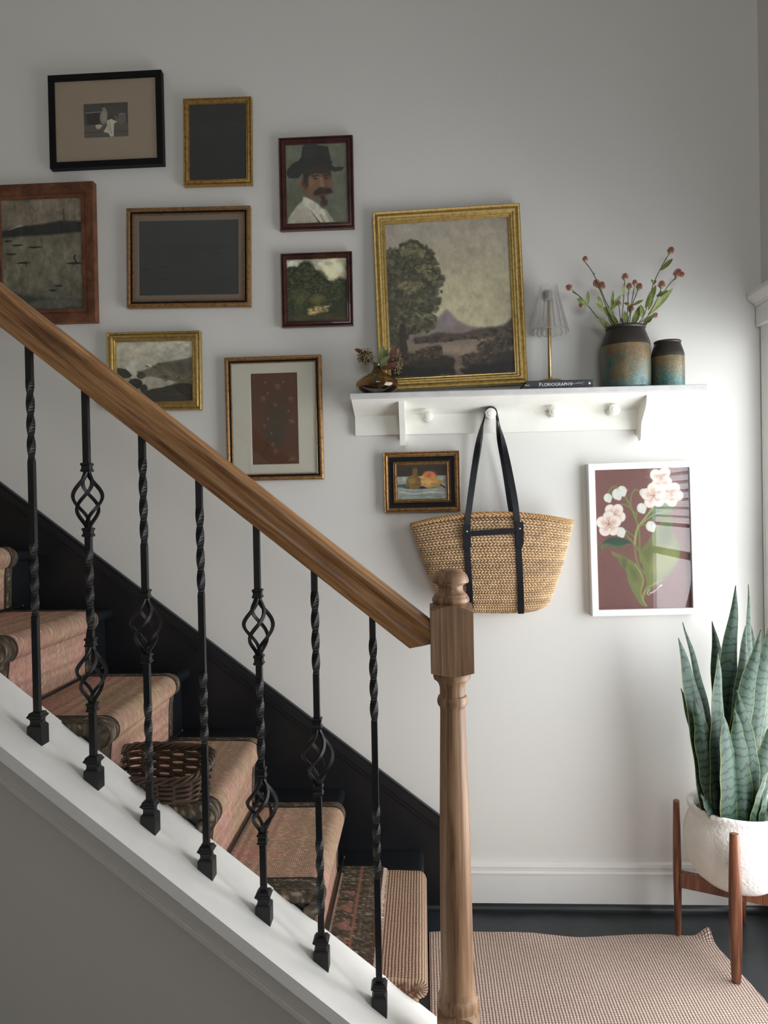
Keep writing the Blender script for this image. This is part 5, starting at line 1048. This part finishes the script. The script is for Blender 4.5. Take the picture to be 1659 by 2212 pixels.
pt.add('pot', at(lathe(PR, 64, rmod=lambda a, z: 1+.004*math.sin(3*a+z*20)), PC.x, PC.y, pz), MPOT, smooth=50)
soil = at(lathe([(0, .19), (.04, .193), (.08, .188), (.113, .186)], 40, rmod=lambda a, z: 1), PC.x, PC.y, pz); pt.add('moss', (soil[0], soil[1][:-1]), MSOIL, smooth=60)
MSN, nt, b = nodes('snake_leaf'); tc = ND(nt, 'TexCoord'); sp = ND(nt, 'SeparateXYZ'); L(nt, tc.outputs['UV'], sp.inputs[0]); v = mapping(nt)
zig = noise(nt, mapping(nt, (1, 1, .25)), 75, 3, .7); zig2 = noise(nt, v, 14, 2)
ph = math_(nt, 'ADD', math_(nt, 'MULTIPLY', sp.outputs[1], 265.), math_(nt, 'ADD', math_(nt, 'MULTIPLY', zig, 9.), math_(nt, 'MULTIPLY', zig2, 16.))); sw = math_(nt, 'SINE', ph)
band = ramp(nt, sw, [(.50, (0, 0, 0)), (.85, (.85, .85, .85))]); base = mixc(nt, band, lin((50, 72, 57)), lin((22, 35, 29))); lf = noise(nt, mapping(nt, (1, 1, .06)), 160, 3); base = mixc(nt, .5, base, ramp(nt, lf, [(.3, (.75, .78, .75)), (.7, (1.1, 1.1, 1.1))]), 'MULTIPLY')
edge = math_(nt, 'GREATER_THAN', math_(nt, 'ABSOLUTE', math_(nt, 'SUBTRACT', sp.outputs[0], .5)), .484); L(nt, mixc(nt, edge, base, lin((132, 142, 78))), b.inputs['Base Color']); b.inputs['Roughness'].default_value = .46; b.inputs['Specular IOR Level'].default_value = .3
def sleaf(bp, tp, wd, face, bendv, tipw=.62, n=22, th=.0016):
    """face: direction the blade faces"""
    V, Fa, uv = [], [], []; bp, tp, bendv = Vector(bp), Vector(tp), Vector(bendv); K = [(-1, 0), (-.5, .10), (0, .22), (.5, .10), (1, 0)]; Ls = (tp-bp).length; pts = []
    for i in range(n+1): f = i/n; pts.append(bp.lerp(tp, f)+bendv*math.sin(PI*f))
    for lay in (0, 1):
        for i in range(n+1):
            f = i/n; tg = (pts[min(i+1, n)]-pts[max(i-1, 0)]).normalized(); fn = Vector(face); fn.rotate(Matrix.Rotation(.35*math.sin(f*2.5), 3, 'Z')); sd = tg.cross(fn).normalized(); nn = sd.cross(tg)
            prof = (.62+.38*math.sin(PI/2*min(1, f/.45))) if f < .45 else max(0., 1-((f-.45)/.55)**2.1); w2 = max(.0006, wd/2*prof)
            rip = .0018*math.sin(f*23+wd*900)
            for (s_, q) in K: V.append(pts[i]+sd*(w2*s_+rip*abs(s_))+nn*(w2*q*1.3)+nn*(th if lay else 0)); uv.append(((s_+1)/2, f*Ls))
    m = 5; N = (n+1)*m
    for i in range(n):
        for k in range(4):
            a = i*m+k; Fa += [(a, a+1, a+m+1, a+m), (N+a+m, N+a+m+1, N+a+1, N+a)]
        Fa += [(i*m, (i+1)*m, N+(i+1)*m, N+i*m), (i*m+4, N+i*m+4, N+(i+1)*m+4, (i+1)*m+4)]
    return (V, Fa), uv
sp_ = T('snake_plant', 'tall snake plant with banded green leaves in the white pot', 'plant', (PC.x, PC.y, pz+.186))
LV = [ # base px u, tip px, y of leaf, width m, bend
 (1540, (1590, 1265), -.19, .050, (.0, .0, 0)), (1600, (1616, 1262), -.15, .030, (.01, 0, 0)), (1531, (1466, 1378), -.25, .056, (.012, 0, 0)), (1545, (1475, 1344), -.19, .026, (.020, 0, 0)),
 (1560, (1539, 1342), -.15, .050, (.012, 0, 0)), (1545, (1470, 1487), -.22, .036, (.006, 0, 0)), (1553, (1551, 1411), -.27, .056, (-.004, 0, 0)), (1572, (1564, 1420), -.17, .036, (0, 0, 0)), (1575, (1610, 1352), -.20, .052, (.004, 0, 0)),
 (1578, (1644, 1360), -.26, .050, (-.016, 0, 0)), (1620, (1622, 1350), -.13, .055, (0, 0, 0)), (1605, (1672, 1325), -.24, .052, (-.012, 0, 0)), (1625, (1650, 1435), -.17, .062, (.004, 0, 0)), (1618, (1590, 1490), -.275, .048, (.014, 0, 0)),
 (1575, (1560, 1540), -.305, .062, (.004, -.008, 0)), (1610, (1587, 1530), -.285, .050, (.0, 0, 0)), (1632, (1668, 1560), -.27, .046, (-.008, 0, 0)), (1545, (1499, 1507), -.28, .046, (.004, 0, 0)), (1622, (1662, 1650), -.30, .030, (-.004, 0, 0)),
 (1548, (1514, 1715), -.29, .026, (0, 0, 0)), (1640, (1655, 1708), -.29, .026, (0, 0, 0)), (1566, (1560, 1700), -.30, .026, (0, 0, 0)), (1595, (1600, 1640), -.25, .05, (0, 0, 0)), (1560, (1548, 1600), -.23, .05, (0, 0, 0)), (1605, (1598, 1500), -.18, .05, (0, 0, 0))]
rs = random.Random(21)
for (bu, (tu, tv), y, wd, bend) in LV:
    bp = PY(bu, 1770, y); bp.z = pz+.180; bp.y = max(-.295, y); dx, dy = bp.x-PC.x, bp.y-PC.y; rr = math.hypot(dx, dy)
    if rr > .098: bp.x = PC.x+dx*.098/rr; bp.y = PC.y+dy*.098/rr
    tp = PY(tu, tv, y); fa = (rs.uniform(-.45, .45), -1, .1); lm, uv = sleaf(bp, tp, wd*1.12, fa, bend)
    sp_.add('leaf', lm, MSN, smooth=60, uv=uv)
